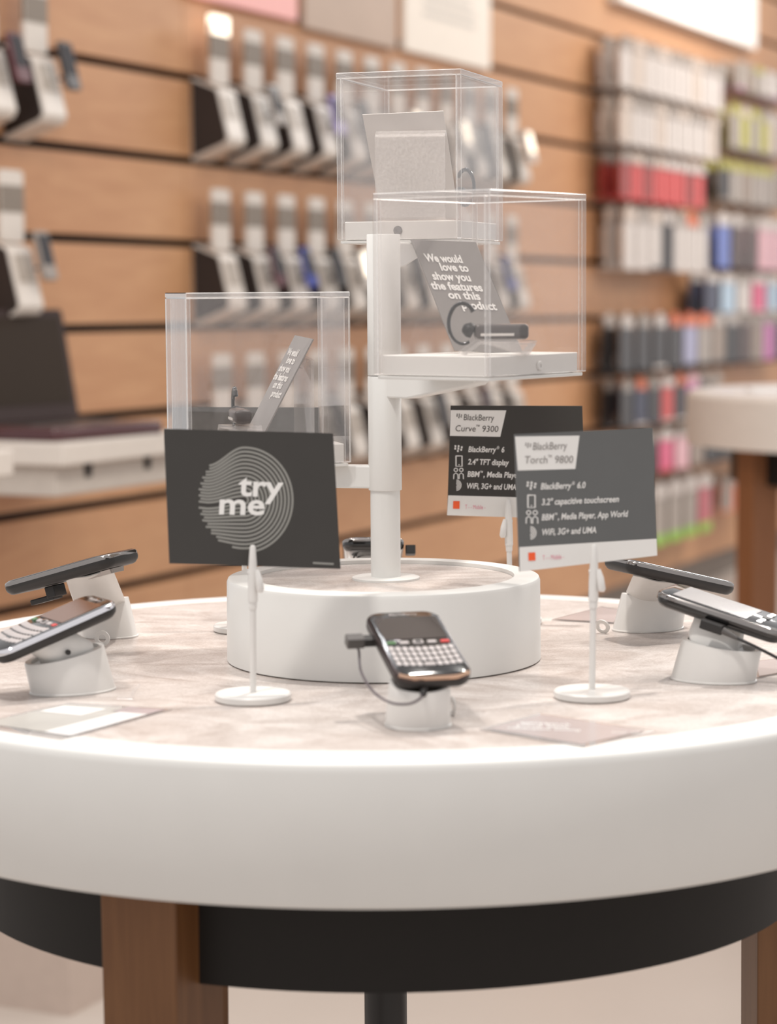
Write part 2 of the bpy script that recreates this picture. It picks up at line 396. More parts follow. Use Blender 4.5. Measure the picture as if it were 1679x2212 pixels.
BL_, BR_, BH = .1194, .1474, .1522
class Case: pass
cases = {}
for nm, (x, y, a, zb_) in {'top': (.0683, 2.1509, .3063, .0443), 'left': (-.1758, 2.0642, 1.3255, -.1552), 'right': (.0838, 1.9218, .6435, -.0731)}.items():
    c = Case(); c.l = Vector((-math.cos(a), math.sin(a), 0)); c.r = Vector((math.sin(a), math.cos(a), 0))
    c.n = Vector((x, y, zb_ + CH)); c.c = c.n + c.l * BL_ / 2 + c.r * BR_ / 2
    c.M = frame(c.c, -c.l, c.r, Vector((0, 0, 1)))       # local x: toward near-right, y: along right face; origin centre bottom
    cases[nm] = c
TH = .0048
def tray(nm, arm):
    c = cases[nm]; m = MB(); ix, iy = BL_ - 2 * TH - .001, BR_ - 2 * TH - .001
    m.slab(ix, iy, [(-.0004, .0006), (.0002, 0), (.0160, 0), (.0166, .0006)], .0015, c.M, n=2)
    t = m.obj('tray', WHITE, st, smooth=True)
    m = MB(); m.slab(BL_ - .004, BR_ - .004, [(-.0036, .0005), (-.003, 0), (-.0012, 0), (-.0008, .0005)], .002, c.M, n=2); m.obj('tray_lip', WHITE, t)
    # arm
    d = c.c - Vector((PX, PY, 0)); d.z = 0; L = d.length; d.normalize(); side = Vector((-d.y, d.x, 0)); z0 = c.c.z - .0034
    m = MB()
    def ring(q, w, za, zb2): p = Vector((PX, PY, 0)) + d * q; return [p - side * w + Vector((0, 0, za)), p + side * w + Vector((0, 0, za)), p + side * w + Vector((0, 0, zb2)), p - side * w + Vector((0, 0, zb2))]
    m.rings([ring(q, w, z0 - h, z0) for q, w, h in arm(L)])
    m.obj('arm', WHITE, st, bevel=.0015)
    return t
tt = tray('top', lambda L: [(.008, .0085, .024), (.04, .0085, .022), (L, .0085, .006), (L + .02, .0085, .004)])
tl_ = tray('left', lambda L: [(.0, .0085, .0205), (.05, .0085, .0205), (L * .9, .0085, .0205)])
tr_ = tray('right', lambda L: [(.008, .0085, .021), (.038, .0085, .021), (L * .98, .0085, .007), (L + .002, .0085, .004)])
def screw(pt, nrm, par, mt):
    M = Matrix.Translation(pt) @ nrm.to_track_quat('Z', 'Y').to_matrix().to_4x4()
    m = MB(); m.lathe([(.0042, -.001), (.0042, .0008), (.0034, .0016), (.0016, .0016), (.0014, .0006)], M, n=24); m.obj('screw', mt, par, smooth=True)
c = cases['top']; nf = -c.r; screw(onp(860, 498, c.n + c.r * (TH + .0004), nf), nf, tt, CHROME)
c = cases['right']; nf = -c.l; screw(onp(1165, 790, c.n + c.l * (TH + .0004), nf), nf, tr_, WHITEP)

def cover(nm, label):
    c = cases[nm]; root = thing('acrylic_cover', c.M, label, 'display cover')
    A, B, H, t = BL_, BR_, BH, TH
    # mis index per axis pair: z faces, y faces, x faces.  0 clear, 1 edge
    m = MB(); m.box((A / 2 - t / 2, 0, (H - t) / 2), (t, B, H - t), c.M, mis=[1, 1, 0]); m.obj('side_panel', [ACR, ACE, ACB], root, bevel=.0007)
    m = MB(); m.box((-A / 2 + t / 2, 0, (H - t) / 2), (t, B, H - t), c.M, mis=[1, 1, 0]); m.obj('side_panel', [ACR, ACE, ACB], root, bevel=.0007)
    m = MB(); m.box((0, B / 2 - t / 2, (H - t) / 2), (A - 2 * t, t, H - t), c.M, mis=[1, 0, 0]); m.obj('side_panel', [ACR, ACE, ACB], root, bevel=.0007)
    m = MB(); m.box((0, -B / 2 + t / 2, (H - t) / 2), (A - 2 * t, t, H - t), c.M, mis=[1, 0, 0]); m.obj('side_panel', [ACR, ACE, ACB], root, bevel=.0007)
    m = MB(); m.box((0, 0, H - t / 2), (A, B, t), c.M, mis=[0, 1, 1]); m.obj('top_panel', [ACR, ACE, ACB], root, bevel=.0007)
    return root
cover('top', 'clear acrylic cover, topmost of the three, over the white card back')
cover('left', 'clear acrylic cover on the left arm, lowest, behind the try me sign')
cover('right', 'clear acrylic cover on the right arm, over the headset and grey card')

# ---- contents of the cases
MSG = [('We would', .095, .203, .66), ('love to', .277, .284, .70), ('show you', .099, .373, .67), ('the features', .022, .463, .79), ('on this', .223, .544, .70), ('product', .36, .634, .92)]
def msgcard(cd, label, f):
    o = thing('product_card', (cd.BL + cd.BR) / 2, label, 'card')
    cd.board().obj('card_sheet', CARDG, o)
    m = MB()
    for s, a, b, a2 in MSG: cd.text(m, s, (a, b * f), (a2 if s != 'product' else .885, b * f), (0, -.102 * f), bold=.034, fn=cd.uv)
    m.obj('lettering', PRINTW, o)
    return o
tz = cases['right'].c.z + .0170
cd = Card((888, 517, 2.045), (1028, 523, 2.075), (983, 757, 2.02), (1131, 764))
msgcard(cd, 'grey message card leaning behind the headset in the right case', .97)
cl = cases['left']
cdl = Card((637, 724, 2.165), (676, 732, 2.105), (522, 952, 2.15), (559, 958), thick=.0012)
msgcard(cdl, 'grey message card seen almost edge on in the left case', .90)
ct = Card((783, 248, 2.20), (958, 240, 2.19), (826, 476, 2.235), (992, 472))
o = tag(ct.board().obj('product_card', CARDW), 'plain pale back of a card leaning in the top case', 'card')

def riser(name, M, w, prof, label, t=.0028):
    m = MB(); q = []
    P = [Vector((x, 0, z)) for x, z in prof]; off = []
    for i, p in enumerate(P):
        d = (P[min(i + 1, len(P) - 1)] - P[max(i - 1, 0)]).normalized(); off.append(p + Vector((-d.z, 0, d.x)) * t)
    ring = P + off[::-1]
    m.rings([[p + Vector((0, -w / 2, 0)) for p in ring], [p + Vector((0, w / 2, 0)) for p in ring]], M)
    return tag(m.obj(name, ACT), label, 'acrylic stand')
# right case riser: bent plate
z0 = tz + .0003
pr = at(1078, 700, 1.975); pr.z = z0
cR = cases['right']
Mr = frame(pr, Vector((1, .1, 0)).normalized(), Vector((-.1, 1, 0)).normalized(), Vector((0, 0, 1)))
riser('acrylic_riser', Mr, .034, [(-.030, 0), (-.018, .0084), (.029, .0084), (.020, 0.0)], 'small bent acrylic riser under the headset in the right case')
# left case easel: upright + foot
zl_ = cl.c.z + .0170
pl_ = at(658, 900, 2.137); pl_.z = zl_
cx = Vector((.35, -.94, 0)).normalized()
Ml = frame(pl_, Vector((.94, .35, 0)), Vector((-.35, .94, 0)), Vector((0, 0, 1)))
hgt = at(660, 768, 2.12).z - zl_
riser('acrylic_riser', Ml, .05, [(-.052, .001), (-.005, .001), (.001, .006), (.001, hgt - .004), (-.006, hgt), (-.012, hgt - .010)], 'clear acrylic easel propping the edge-on card in the left case')
# top case easel
zt_ = cases['top'].c.z + .0170
pa, pb = at(812, 290, 2.19), at(963, 288, 2.18); pc = at(820, 478, 2.19)
d = (pb - pa); wdt = d.length; d.z = 0; d.normalize(); back = Vector((-d.y, d.x, 0))
org = (pa + pb) / 2; org.z = zt_ + .0003; hh = (pa.z + pb.z) / 2 - org.z
Mt = frame(org, back, -d, Vector((0, 0, 1)))
riser('acrylic_riser', Mt, wdt, [(.036, 0.0005), (.002, .0005), (-.004, .003), (-.004, hh - .003), (0.0, hh), (.008, hh - .003)], 'clear acrylic easel in front of the pale card in the top case')

def headset(M, label, flip=1):
    o = thing('wireless_headset', M, label, 'headset')
    m = MB(); A = M @ Matrix.Translation((.004, 0, .0075)) @ Matrix.Rotation(math.radians(90), 4, 'X')
    m.slab(.046, .0135, [(-.0075, .003), (-.006, .001), (0, 0), (.006, .001), (.0075, .003)], .004, A, n=5); m.obj('body', mat('headset_grey', (84, 78, 76), .3, noise=.03), o, smooth=True)
    m = MB(); m.box((.0, -.0078, .0052), (.028, .0006, .0022), M); m.obj('silver_strip', mat('silver_trim', (225, 220, 214), .3, .3), o)
    m = MB(); m.lathe([(.001, -.001), (.006, 0), (.0065, .004), (.004, .008), (.002, .009)], M @ Matrix.Translation((-.020, 0, .008)) @ Matrix.Rotation(math.radians(-70), 4, 'Y'), n=20); m.obj('earpiece', BLACKM, o, smooth=True)
    pts = []
    for k in range(25):
        t = k / 24
        ang = math.radians(-62 - 262 * t)     # from lower-left up and over to the body
        pts.append(((-.0285 + (.0120 - .001 * t) * math.cos(ang), .0, .0150 + (.0178 - .002 * t) * math.sin(ang))))
    pts = [(x, 0, zz) for x, yy, zz in pts]
    m = MB(); m.tube(pts, [.0013 + .0007 * (k / 24) for k in range(25)], n=8, M=M); m.obj('ear_hook', BLACK, o, smooth=True)
    return o
hz = z0 + .0112
ph = at(1073, 742, pr.y - .002); ph.z = hz
hs = headset(frame(ph, Vector((1, .05, 0)).normalized(), Vector((-.05, 1, 0)).normalized(), Vector((0, 0, 1))), 'dark wireless headset with ear hook on the riser in the right case')
pq = at(517, 905, 2.10); pq.z = zl_ + .018
# riser under left headset
Mq = frame(Vector((pq.x, pq.y, zl_ + .0003)), Vector((.35, -.94, 0)), Vector((.94, .35, 0)), Vector((0, 0, 1)))
riser('acrylic_riser', Mq, .03, [(-.022, 0), (-.014, .0145), (.018, .0145), (.022, 0)], 'small acrylic riser under the headset in the left case')
headset(frame(pq, Vector((.2, -.98, 0)), Vector((.98, .2, 0)), Vector((0, 0, 1))), 'dark wireless headset seen end on in the left case')
pk = at(958, 470, 2.26); pk.z = zt_ + .018
Mk = frame(Vector((pk.x, pk.y, zt_ + .0003)), Vector((-.7, .7, 0)).normalized(), Vector((-.7, -.7, 0)).normalized(), Vector((0, 0, 1)))
riser('acrylic_riser', Mk, .026, [(-.022, 0), (-.014, .0145), (.010, .0145), (.014, 0)], 'small acrylic riser behind the pale card in the top case')
headset(frame(pk, Vector((-.7, .7, 0)).normalized(), Vector((-.7, -.7, 0)).normalized(), Vector((0, 0, 1))), 'headset mostly hidden behind the pale card in the top case, its hook showing')

# ================================================================== SIGNS ON CLIP STANDS
def signstand(base, tip, label, lever=1, rb=.031):
    """base: centre of the disc on the table; tip: top of the clip"""
    o = thing('sign_stand', base, label, 'sign stand')
    Mb = Matrix.Translation(base)
    m = MB(); m.lathe([(rb - .001, 0), (rb, .001), (rb, .0052), (rb - .0012, .0064), (.001, .0066)], Mb, n=64); m.obj('base_disc', WHITEP, o, smooth=True)
    ax = (Vector(tip) - Vector(base)); L = ax.length; ax.normalize()
    q = lambda h, dx=0, dy=0: Vector(base) + ax * h + Vector((dx, dy, 0))
    m = MB(); m.tube([q(.005), q(L - .045)], .0026, 14); m.tube([q(L - .052), q(L - .0445), q(L - .043)], [.0032, .0036, .003], 14); m.obj('stem', WHITEP, o, smooth=True)
    m = MB(); m.tube([q(L - .046), q(L - .030), q(L - .012), q(L - .002), q(L)], [.0040, .0040, .0032, .0024, .0016], 12)
    m.tube([q(L - .020, lever * .0035, -.002), q(L - .027, lever * .005, -.003), q(L - .036, lever * .0062, -.004), q(L - .038, lever * .0062, -.004)], [.0018, .0030, .0034, .0022], 10)
    m.tube([q(L - .022, -.004, 0), q(L - .022, .004, 0)], .0016, 10)
    m.obj('clip', WHITEP, o, smooth=True)
    return o
def bblogo(cd, m, x, y, s, mi=0, w=1.0):
    for dx, dy in ((0, 0), (1, 0), (0, 1), (1, 1), (2.05, .45), (.9, 2), (1.95, 1.5)):
        X = x + dx * s * 2.3 - dy * s * .15; Y = y + dy * s * 1.75
        cd.line(m, [(X - s * .55, Y), (X + s * .65, Y)], s * 1.45 * w, mi=mi, k=2)
def icons(cd, m, pts, s):
    (x0, y0), (x1, y1), (x2, y2), (x3, y3) = pts
    bblogo(cd, m, x0 - 1.9 * s, y0 - 1.7 * s, s * .95)
    cd.line(m, [(x1 - 2.1 * s, y1 - 3.6 * s), (x1 + 2.1 * s, y1 - 3.6 * s), (x1 + 2.1 * s, y1 + 3.6 * s), (x1 - 2.1 * s, y1 + 3.6 * s), (x1 - 2.1 * s, y1 - 3.9 * s)], s * .85, k=2)
    cd.line(m, [(x1 - .4 * s, y1 + 2.5 * s), (x1 + .4 * s, y1 + 2.5 * s)], s * .6, k=2)
    for e in (-1, 1):
        X = x2 + e * 1.9 * s
        cd.line(m, [(X + 1.25 * s * math.cos(t * .6), y2 - 2.6 * s + 1.2 * s * math.sin(t * .6)) for t in range(12)], s * .6, k=2)
        cd.line(m, [(X - 1.5 * s, y2 + 3.8 * s), (X - 1.4 * s, y2 + .6 * s), (X, y2 - .5 * s), (X + 1.4 * s, y2 + .6 * s), (X + 1.5 * s, y2 + 3.8 * s)], s * .65, k=2)
    for r in (1.0, 1.9, 2.8, 3.7):
        cd.line(m, [(x3 - 1.4 * s + r * s * .95 * math.cos(t), y3 + r * s * math.sin(t)) for t in [-1.5 + .25 * i for i in range(13)]], s * .5, k=2)
def spec_sign(cd, board_mat, P, label, name='price_sign'):
    o = thing('sign_card', (cd.BL + cd.BR) / 2, label, 'sign')
    cd.board().obj('sheet', board_mat, o)
    m = MB(); cd.poly(m, P['title']); m.obj('title_panel', PRINTW, o)
    m = MB(); cd.poly(m, P['strip']); m.obj('bottom_strip', PRINTW, o)
    m = MB()
    for t in P['dark']: cd.text(m, *t, shear=.12, k=3)
    if 'logo' in P: bblogo(cd, m, *P['logo'])
    m.obj('title_lettering', P.get('ink', INKD), o)
    m = MB()
    for t in P['white']: cd.text(m, *t, bold=.022, shear=.18, k=2)
    icons(cd, m, P['icons'], P['is']); m.obj('lettering', PRINTW, o)
    m = MB(); cd.poly(m, P['orange'], k=3); m.obj('orange_square', ORANGE, o)
    m = MB(); cd.text(m, *P['pink'], bold=0.0, k=3); m.obj('pink_lettering', PINKI, o)
    return o
# Curve sign (rear)
cB = Card((974, 876, 2.33), (1258, 877, 2.31), (966, 1113, 2.335), (1266, 1122))
u_ = (0, -13.5)
spec_sign(cB, PRINTG, dict(
    title=[(974, 886), (1094, 886.5), (1081, 943.5), (972, 941.5)], strip=[(968.5, 1070), (1264.5, 1078), (1266, 1122), (966, 1113)],
    logo=(988, 895, 2.0), dark=[('BlackBerry', (1002, 907.5), (1068, 909), (0, -19)), ('Curve\u2122 9300', (984.5, 931.5), (1077, 933), (0, -19))],
    white=[('BlackBerry\u00ae 6', (1012, 976), (1090, 977), (0, -17)), ('2.4" TFT display', (1011, 1003), (1100, 1005), (0, -17)),
           ('BBM\u2122, Media Player, App World', (1010, 1029.5), (1196, 1034), (0, -17)), ('WiFi, 3G+ and UMA', (1009, 1055), (1116, 1058), (0, -17))],
    icons=[(990, 969), (992, 996), (991, 1023), (990, 1048)], **{'is': 3.1},
    orange=[(979.5, 1082), (993.5, 1082.3), (993, 1099), (979, 1098.7)], pink=('T - - Mobile -', (1005, 1099), (1049, 1100), (0, -13))),
    'charcoal sign printed Curve 9300, the rear one of the two specification signs')
bB = at(1104, 1350, 2.325); bB.z = TZ
signstand(Vector((at(1103, 1200, 2.322).x, 2.322, TZ)), at(1098, 1078, 2.318), 'white clip stand holding the Curve sign, standing behind the plinth', -1)
# Torch sign (front right)
cT = Card((1112, 938, 1.90), (1410, 924, 1.955), (1123, 1235, 1.89), (1420, 1200))
spec_sign(cT, PRINTG2, dict(
    title=[(1112.5, 943), (1252, 941), (1243, 1013), (1118.5, 1016.5)], strip=[(1122, 1182), (1418.5, 1163.5), (1420, 1200), (1123, 1235)],
    logo=(1136, 958, 2.2), dark=[('BlackBerry', (1151, 972), (1225, 970), (0, -23)), ('Torch\u2122 9800', (1134, 1001), (1238, 1000), (0, -23))], ink=INKM,
    white=[('BlackBerry\u00ae 6.0', (1168, 1057), (1265, 1054), (0, -19)), ('3.2" capacitive touchscreen', (1170, 1091), (1337, 1084), (0, -19)),
           ('BBM\u2122, Media Player, App World', (1170, 1124), (1357, 1116), (0, -19)), ('WiFi, 3G+ and UMA', (1171, 1156), (1288, 1151), (0, -19))],
    icons=[(1147, 1049), (1148, 1083), (1149, 1117), (1150, 1151)], **{'is': 3.7},
    orange=[(1141, 1194), (1156, 1193), (1156.5, 1210.5), (1141.5, 1211.5)], pink=('T - - Mobile -', (1172, 1210), (1218, 1207), (0, -15))),
    'gloss-lightened charcoal sign printed Torch 9800, the front one of the two specification signs')
bT = onz(1279, 1506, TZ)
signstand(bT, at(1284, 1176, 1.895), 'white clip stand holding the Torch sign, front right of the table', 1)
# try me sign (front left)
cA = Card((354, 926, 1.90), (720, 936, 1.925), (366, 1217, 1.885), (736, 1229))
o = thing('sign_card', (cA.BL + cA.BR) / 2, 'charcoal sign printed try me over a fingerprint swirl, front left', 'sign')
cA.board().obj('sheet', PRINTG, o)
m = MB(); cxs, cys, RR = 538, 1077, 109
for i in range(1, 14):
    r = 8.7 * i; pts = []
    ccx, ccy = 528, 1080
    def warp(x, u):
        g = (1 - math.cos(min((528 - x) / 80, 1) * math.pi)) / 2; e = max(0, 528 - x - 80)
        return g * (12 - u * .24) - e * .12
    for k in range(0, 30): x = 418 + (528 - 418) * k / 29; pts.append((x, ccy - r + warp(x, -r)))
    for k in range(1, 40):
        t = -math.pi / 2 + math.pi * k / 40; pts.append((ccx + r * .92 * math.cos(t), ccy + r * math.sin(t)))
    for k in range(0, 30):
        x = 528 - (528 - 418) * k / 29; pts.append((x, ccy + r + warp(x, r)))
    run = []
    lim = RR + (3 if i % 2 else -1)
    for p in pts + [None]:
        if p and math.hypot((p[0] - cxs) / .99, (p[1] - cys) / 1.03) < lim: run.append(p)
        else:
            if len(run) > 2: cA.line(m, run, 4.6, k=1)
            run = []
m.obj('fingerprint_swirl', PRINTL, o)
m = MB(); cA.text(m, 'try', (514, 1070), (611, 1074), (4, -66), bold=.022, k=3); cA.text(m, 'me', (473, 1110), (571, 1112), (4, -66), bold=.022, k=3); m.obj('lettering', PRINTW, o)
m = MB(); cA.line(m, [(676, 1216), (721, 1218.5)], 4.5, k=2); m.obj('small_print', PRINTL, o)
bA = onz(547, 1512, TZ)
signstand(bA, at(546, 1178, 1.885), 'white clip stand holding the try me sign, front left of the table', 1)
# fourth sign, behind the left case
cC = Card((372, 879, 2.30), (690, 880, 2.30), (374, 1117, 2.285), (694, 1118))
o = thing('sign_card', (cC.BL + cC.BR) / 2, 'dark sign seen through the left case, mostly hidden by the try me sign', 'sign'); cC.board().obj('sheet', PRINTG, o)
m = MB(); cC.poly(m, [(372, 1076), (693, 1077), (694, 1118), (374, 1117)]); m.obj('bottom_strip', PRINTW, o)
bC = onz(530, 1362, TZ)
signstand(bC, at(526, 1082, 2.27), 'white clip stand behind the try me sign, its disc showing left of the plinth', -1)

# ================================================================== PHONES ON PEDESTALS
def phone(M, label, kind='curve', flap=False, L=.109, W=.0605, T=.0139, keys=True):
    """local: +Y = top of the phone, +Z = face normal; origin = centre of the back"""
    o = thing('mobile_phone', M, label, 'phone')
    m = MB(); m.slab(W, L, [(0, .006), (.0008, .0035), (.0035, .0008), (.006, 0), (.0085, 0)], .012, M, n=8, bulge=.002); m.obj('body', BLACKM if kind != 'torch' else BLACK, o, smooth=True)
    m = MB(); m.slab(W, L, [(.0084, 0), (.0105, .0), (.0118, .0008), (.0126, .0022)], .012, M, n=8, bulge=.002); m.obj('chrome_bezel', mat('strip_reflection_bezel', (232, 230, 234), .12, 1, noise=.02) if kind == 'bold' else CHROME if kind != 'curve' else mat('bezel_dark', (70, 58, 56), .2, .6), o, smooth=True)  # the bold bezel is whitened to stand in for reflected light strips
    zf = .0127
    m = MB(); m.slab(W - .0042, L - .0042, [(zf - .002, 0), (zf, 0), (zf + .0006, .0012)], .011, M, n=8, bulge=.0018); m.obj('face', BLACK, o, smooth=True)
    if kind == 'torch':
        m = MB(); m.slab(W - .011, .066, [(zf + .0002, 0), (zf + .0009, 0)], .001, M @ Matrix.Translation((0, .010, 0)), n=2); m.obj('screen', mat('torch_screen', (150, 138, 130), .04, noise=.03, coat=1), o)
        for i, x in enumerate((-.021, -.011, .011, .021)):
            m = MB(); m.slab(.008, .005, [(zf, 0), (zf + .0014, .0006)], .001, M @ Matrix.Translation((x, -.034, 0)), n=3); m.obj('key', CHROME, o)
        m = MB(); m.slab(.009, .008, [(zf, 0), (zf + .0016, .0008)], .002, M @ Matrix.Translation((0, -.034, 0)), n=4); m.obj('trackpad', BLACKM, o)
        return o
    m = MB(); m.slab(W - .010, .0375, [(zf + .0002, 0), (zf + .0009, 0)], .001, M @ Matrix.Translation((0, .024, 0)), n=2); m.obj('screen', SCREEN if kind == 'curve' else mat('screen_wood_reflection', (104, 72, 54), .08, noise=.03), o)  # brown of the reflected wood wall is put into this screen colour
    cc = Card.__new__(Card)
    m = MB(); vs, fs = text2d('BlackBerry', .01, .1); x0 = min(v[0] for v in vs); w = max(v[0] for v in vs) - x0
    m.add([(-.0115 + .023 * (x - x0) / w, .0462 + .0042 * y, zf + .0009) for x, y in vs], fs, M); m.obj('maker_lettering', KEYM, o)
    if keys:
        G = mat('call_green', (70, 110, 66), .3); Rr = mat('end_red', (190, 62, 60), .3)
        for i, (x, mm) in enumerate(((-.0215, G), (-.011, KEYM), (.011, KEYM), (.0215, Rr))):
            m = MB(); m.slab(.0078, .0048, [(zf, 0), (zf + .0012, .0005)], .0012, M @ Matrix.Translation((x, -.0005, 0)), n=3); m.obj('function_key', mm, o, smooth=True)
        m = MB(); m.slab(.0088, .0068, [(zf, 0), (zf + .0016, .0006)], .002, M @ Matrix.Translation((0, -.0005, 0)), n=4); tp = m.obj('trackpad', KEYM, o, smooth=True)
        m = MB(); m.slab(.0052, .0042, [(zf + .0015, 0), (zf + .0019, .0004)], .001, M @ Matrix.Translation((0, -.0005, 0)), n=3); m.obj('trackpad_centre', BLACKM, tp)
        for r in range(4):
            for k in range(10):
                if r == 3 and k in (4, 5): continue
                x = -.02385 + .0053 * k; y = -.0098 - .0082 * r + .0022 * (1 - (x / .024) ** 2) * -1
                m = MB(); m.slab(.0046, .0069, [(zf, 0), (zf + .0011, .0003), (zf + .0014, .0010)], .0011, M @ Matrix.Translation((x, y, 0)), n=2); m.obj('key', KEYM, o, smooth=True)
        m = MB(); m.slab(.0098, .0056, [(zf, 0), (zf + .0012, .0005)], .0013, M @ Matrix.Translation((0, -.0370, 0)), n=2); m.obj('space_key', KEYM, o)
    # bright chin bar on the lower end
    if kind == 'curve':
        pts = [(x * .001, -L / 2 - .0013 + .0065 * (x / 27) ** 4, .0112) for x in range(-27, 28, 3)]
        m = MB(); m.tube(pts, .0017, 8, M=M); m.obj('copper_trim', mat('copper_trim', (214, 176, 150), .15, 1), o, smooth=True)
    return o

def pedestal(c, yaw, label, top, tilt, hlow=.036, hhigh=.050, a=.0365, b=.0255, nmat=None):
    """c: centre on the table, yaw: direction of +Y (towards the high side); top: point under the phone"""
    M = Matrix.Translation(c) @ Matrix.Rotation(yaw, 4, 'Z')
    o = thing('phone_pedestal', M, label, 'phone pedestal')
    n = 48
    def el(k, zz, tl, dy=0):
        return [(b * k * math.cos(t), a * k * math.sin(t) + dy, zz + tl * math.sin(t)) for t in [2 * math.pi * i / n for i in range(n)]]
    hm = (hlow + hhigh) / 2; hd_ = (hhigh - hlow) / 2
    m = MB(); m.rings([el(1.03, 0, 0), el(1.03, .0012, 0), el(1.0, .0016, 0), el(.94, hm - .0015, hd_, -.007), el(.925, hm, hd_, -.007), el(.80, hm, hd_, -.007), el(.79, hm - .003, hd_, -.007), el(.3, hm - .003, hd_, -.007)], M, cap=(True, True)); m.obj('base', WHITEP, o, smooth=True)
    # neck up to the phone
    inv = M.inverted(); tp = inv @ Vector(top)
    def er(cx_, cy_, zz, ax, bx, tl): return [(cx_ + bx * math.copysign(abs(math.cos(t)) ** .6, math.cos(t)), cy_ + ax * math.copysign(abs(math.sin(t)) ** .6, math.sin(t)), zz + tl * math.sin(t)) for t in [2 * math.pi * i / n for i in range(n)]]
    sl = math.tan(tilt)
    m = MB(); m.rings([er(0, -.004, hm - .004, .022, .016, hd_ * .6), er(tp.x * .3, tp.y * .3, hm + .003, .022, .0165, .006), er(tp.x, tp.y, tp.z - .001, .020, .0165, .020 * sl), er(tp.x, tp.y, tp.z, .0195, .016, .0195 * sl)], M); m.obj('neck', nmat or WHITEP, o, smooth=True)
    m = MB(); m.lathe([(.0022, -.0012), (.0022, .0006)], Matrix.Translation(M @ Vector((b * .80, -.012, hm + .004))) @ Matrix.Rotation(yaw, 4, 'Z') @ Matrix.Rotation(math.pi / 2, 4, 'Y'), n=14); m.obj('dark_socket', BLACKM, o)
    return o, M

def ori(ydir, tilt):
    y = Vector((ydir[0], ydir[1], 0)).normalized(); x = Vector((y.y, -y.x, 0))
    yy = y * math.cos(tilt) + Vector((0, 0, math.sin(tilt))); zz = x.cross(yy)
    return x, yy, zz
def place(ydir, tilt, key, keypt, Y):
    """key: local (x,y,z) of the phone whose photo position is keypt at depth Y"""
    x, y, z = ori(ydir, tilt); p = at(keypt[0], keypt[1], Y)
    o = p - x * key[0] - y * key[1] - z * key[2]
    return frame(o, x, y, z)
def cable(pts, label, r=.0011, mt=None):
    # smooth catmull
    P = [Vector(p) for p in pts]; out = []
    for i in range(len(P) - 1):
        a, b, c_, d = P[max(i - 1, 0)], P[i], P[i + 1], P[min(i + 2, len(P) - 1)]
        for k in range(8):
            t = k / 8; out.append(.5 * ((2 * b) + (c_ - a) * t + (2 * a - 5 * b + 4 * c_ - d) * t * t + (3 * b - a - 3 * c_ + d) * t ** 3))
    out.append(P[-1]); m = MB(); m.tube(out, r, 8)
    return tag(m.obj('security_cable', mt or BLACKM, smooth=True), label, 'cable')

# front centre phone
M1 = place((-.25, .968), math.radians(18.5), (0, 0, .0127), (903, 1388), 1.80)
phone(M1, 'black keyboard phone facing the front, on the pedestal before the plinth', 'curve')
c1 = onz(903, 1566, TZ)
pedestal(c1, math.radians(90 + 12 - 90), 'white pedestal under the front centre phone', M1 @ Vector((0, -.004, 0)), math.radians(19), .030, .038, .0255, .0250, mat('neck_grey', (138, 128, 116), .3, .5))
o = thing('cable_plug', M1 @ Vector((-.037, .025, .004)), 'grey and black cable plug on the side of the front centre phone', 'plug')
m = MB(); m.slab(.014, .011, [(0, .0004), (.0005, 0), (.0075, 0), (.008, .0004)], .0012, M1 @ Matrix.Translation((-.0445, .022, .001)), n=3); m.obj('housing', mat('plug_grey', (82, 78, 76), .35), o)
m = MB(); m.slab(.013, .0085, [(0, 0), (.006, 0)], .001, M1 @ Matrix.Translation((-.0345, .0215, .002)), n=3); m.obj('shell', BLACKM, o)
Yp = (M1 @ Vector((-.0445, .022, 0))).y
cable([M1 @ Vector((-.0455, .019, .001)), at(775, 1404, Yp), at(780, 1450, Yp - .012), at(806, 1493, Yp - .04), at(842, 1517, 1.748), at(880, 1521, 1.742), at(907, 1510, 1.744), at(915, 1494, 1.748)], 'thin grey cable looping below the front centre phone', .0010, mat('cable_grey', (92, 82, 86), .4))
m = MB(); q0 = at(915, 1502, 1.746); q1 = at(916, 1474, 1.756); m.tube([q0, (q0 + q1) / 2, q1], [.0022, .0035, .0035], 10)
tag(m.obj('cable_boot', BLACKM, smooth=True), 'black cable boot under the front edge of the front centre phone', 'cable boot')

# front left phone
M2 = place((.866, .5), math.radians(18.3), (.030, .0525, .0120), (249, 1303), 1.93)
phone(M2, 'black keyboard phone at the front left, bezel whitened as strip reflections', 'bold')
c2 = onz(158, 1492, TZ)
pedestal(c2, math.radians(30 - 90), 'white pedestal under the front left phone', M2 @ Vector((.0, -.003, 0)), math.radians(18), .026, .038)
# back left phone
M3 = place((.906, -.42), math.radians(15.8), (-.0, -.059, .008), (42, 1264), 2.16)
phone(M3, 'black phone tipped away, seen from below at the back left', 'side', L=.118, keys=False)
c3 = onz(228, 1372, TZ)
pedestal(c3, math.radians(-25 - 90), 'white pedestal under the back left phone', M3 @ Vector((.0, .018, 0)), math.radians(15), .026, .038, .033, .025)
m = MB(); m.slab(.022, .030, [(-.004, .001), (0, 0)], .003, M3 @ Matrix.Translation((0, .035, -.0005)), n=3); tag(m.obj('camera_flap', CHROME), 'grey plate under the raised end of the back left phone', 'plate')
o = thing('cable_plug', M3 @ Vector((.02, -.02, 0)), 'black plug and bracket beneath the back left phone', 'plug')
m = MB(); m.box((.0, -.022, -.006), (.020, .010, .011), M3); m.box((0, -.034, -.011), (.016, .026, .005), M3); m.obj('housing', BLACKM, o, bevel=.001)
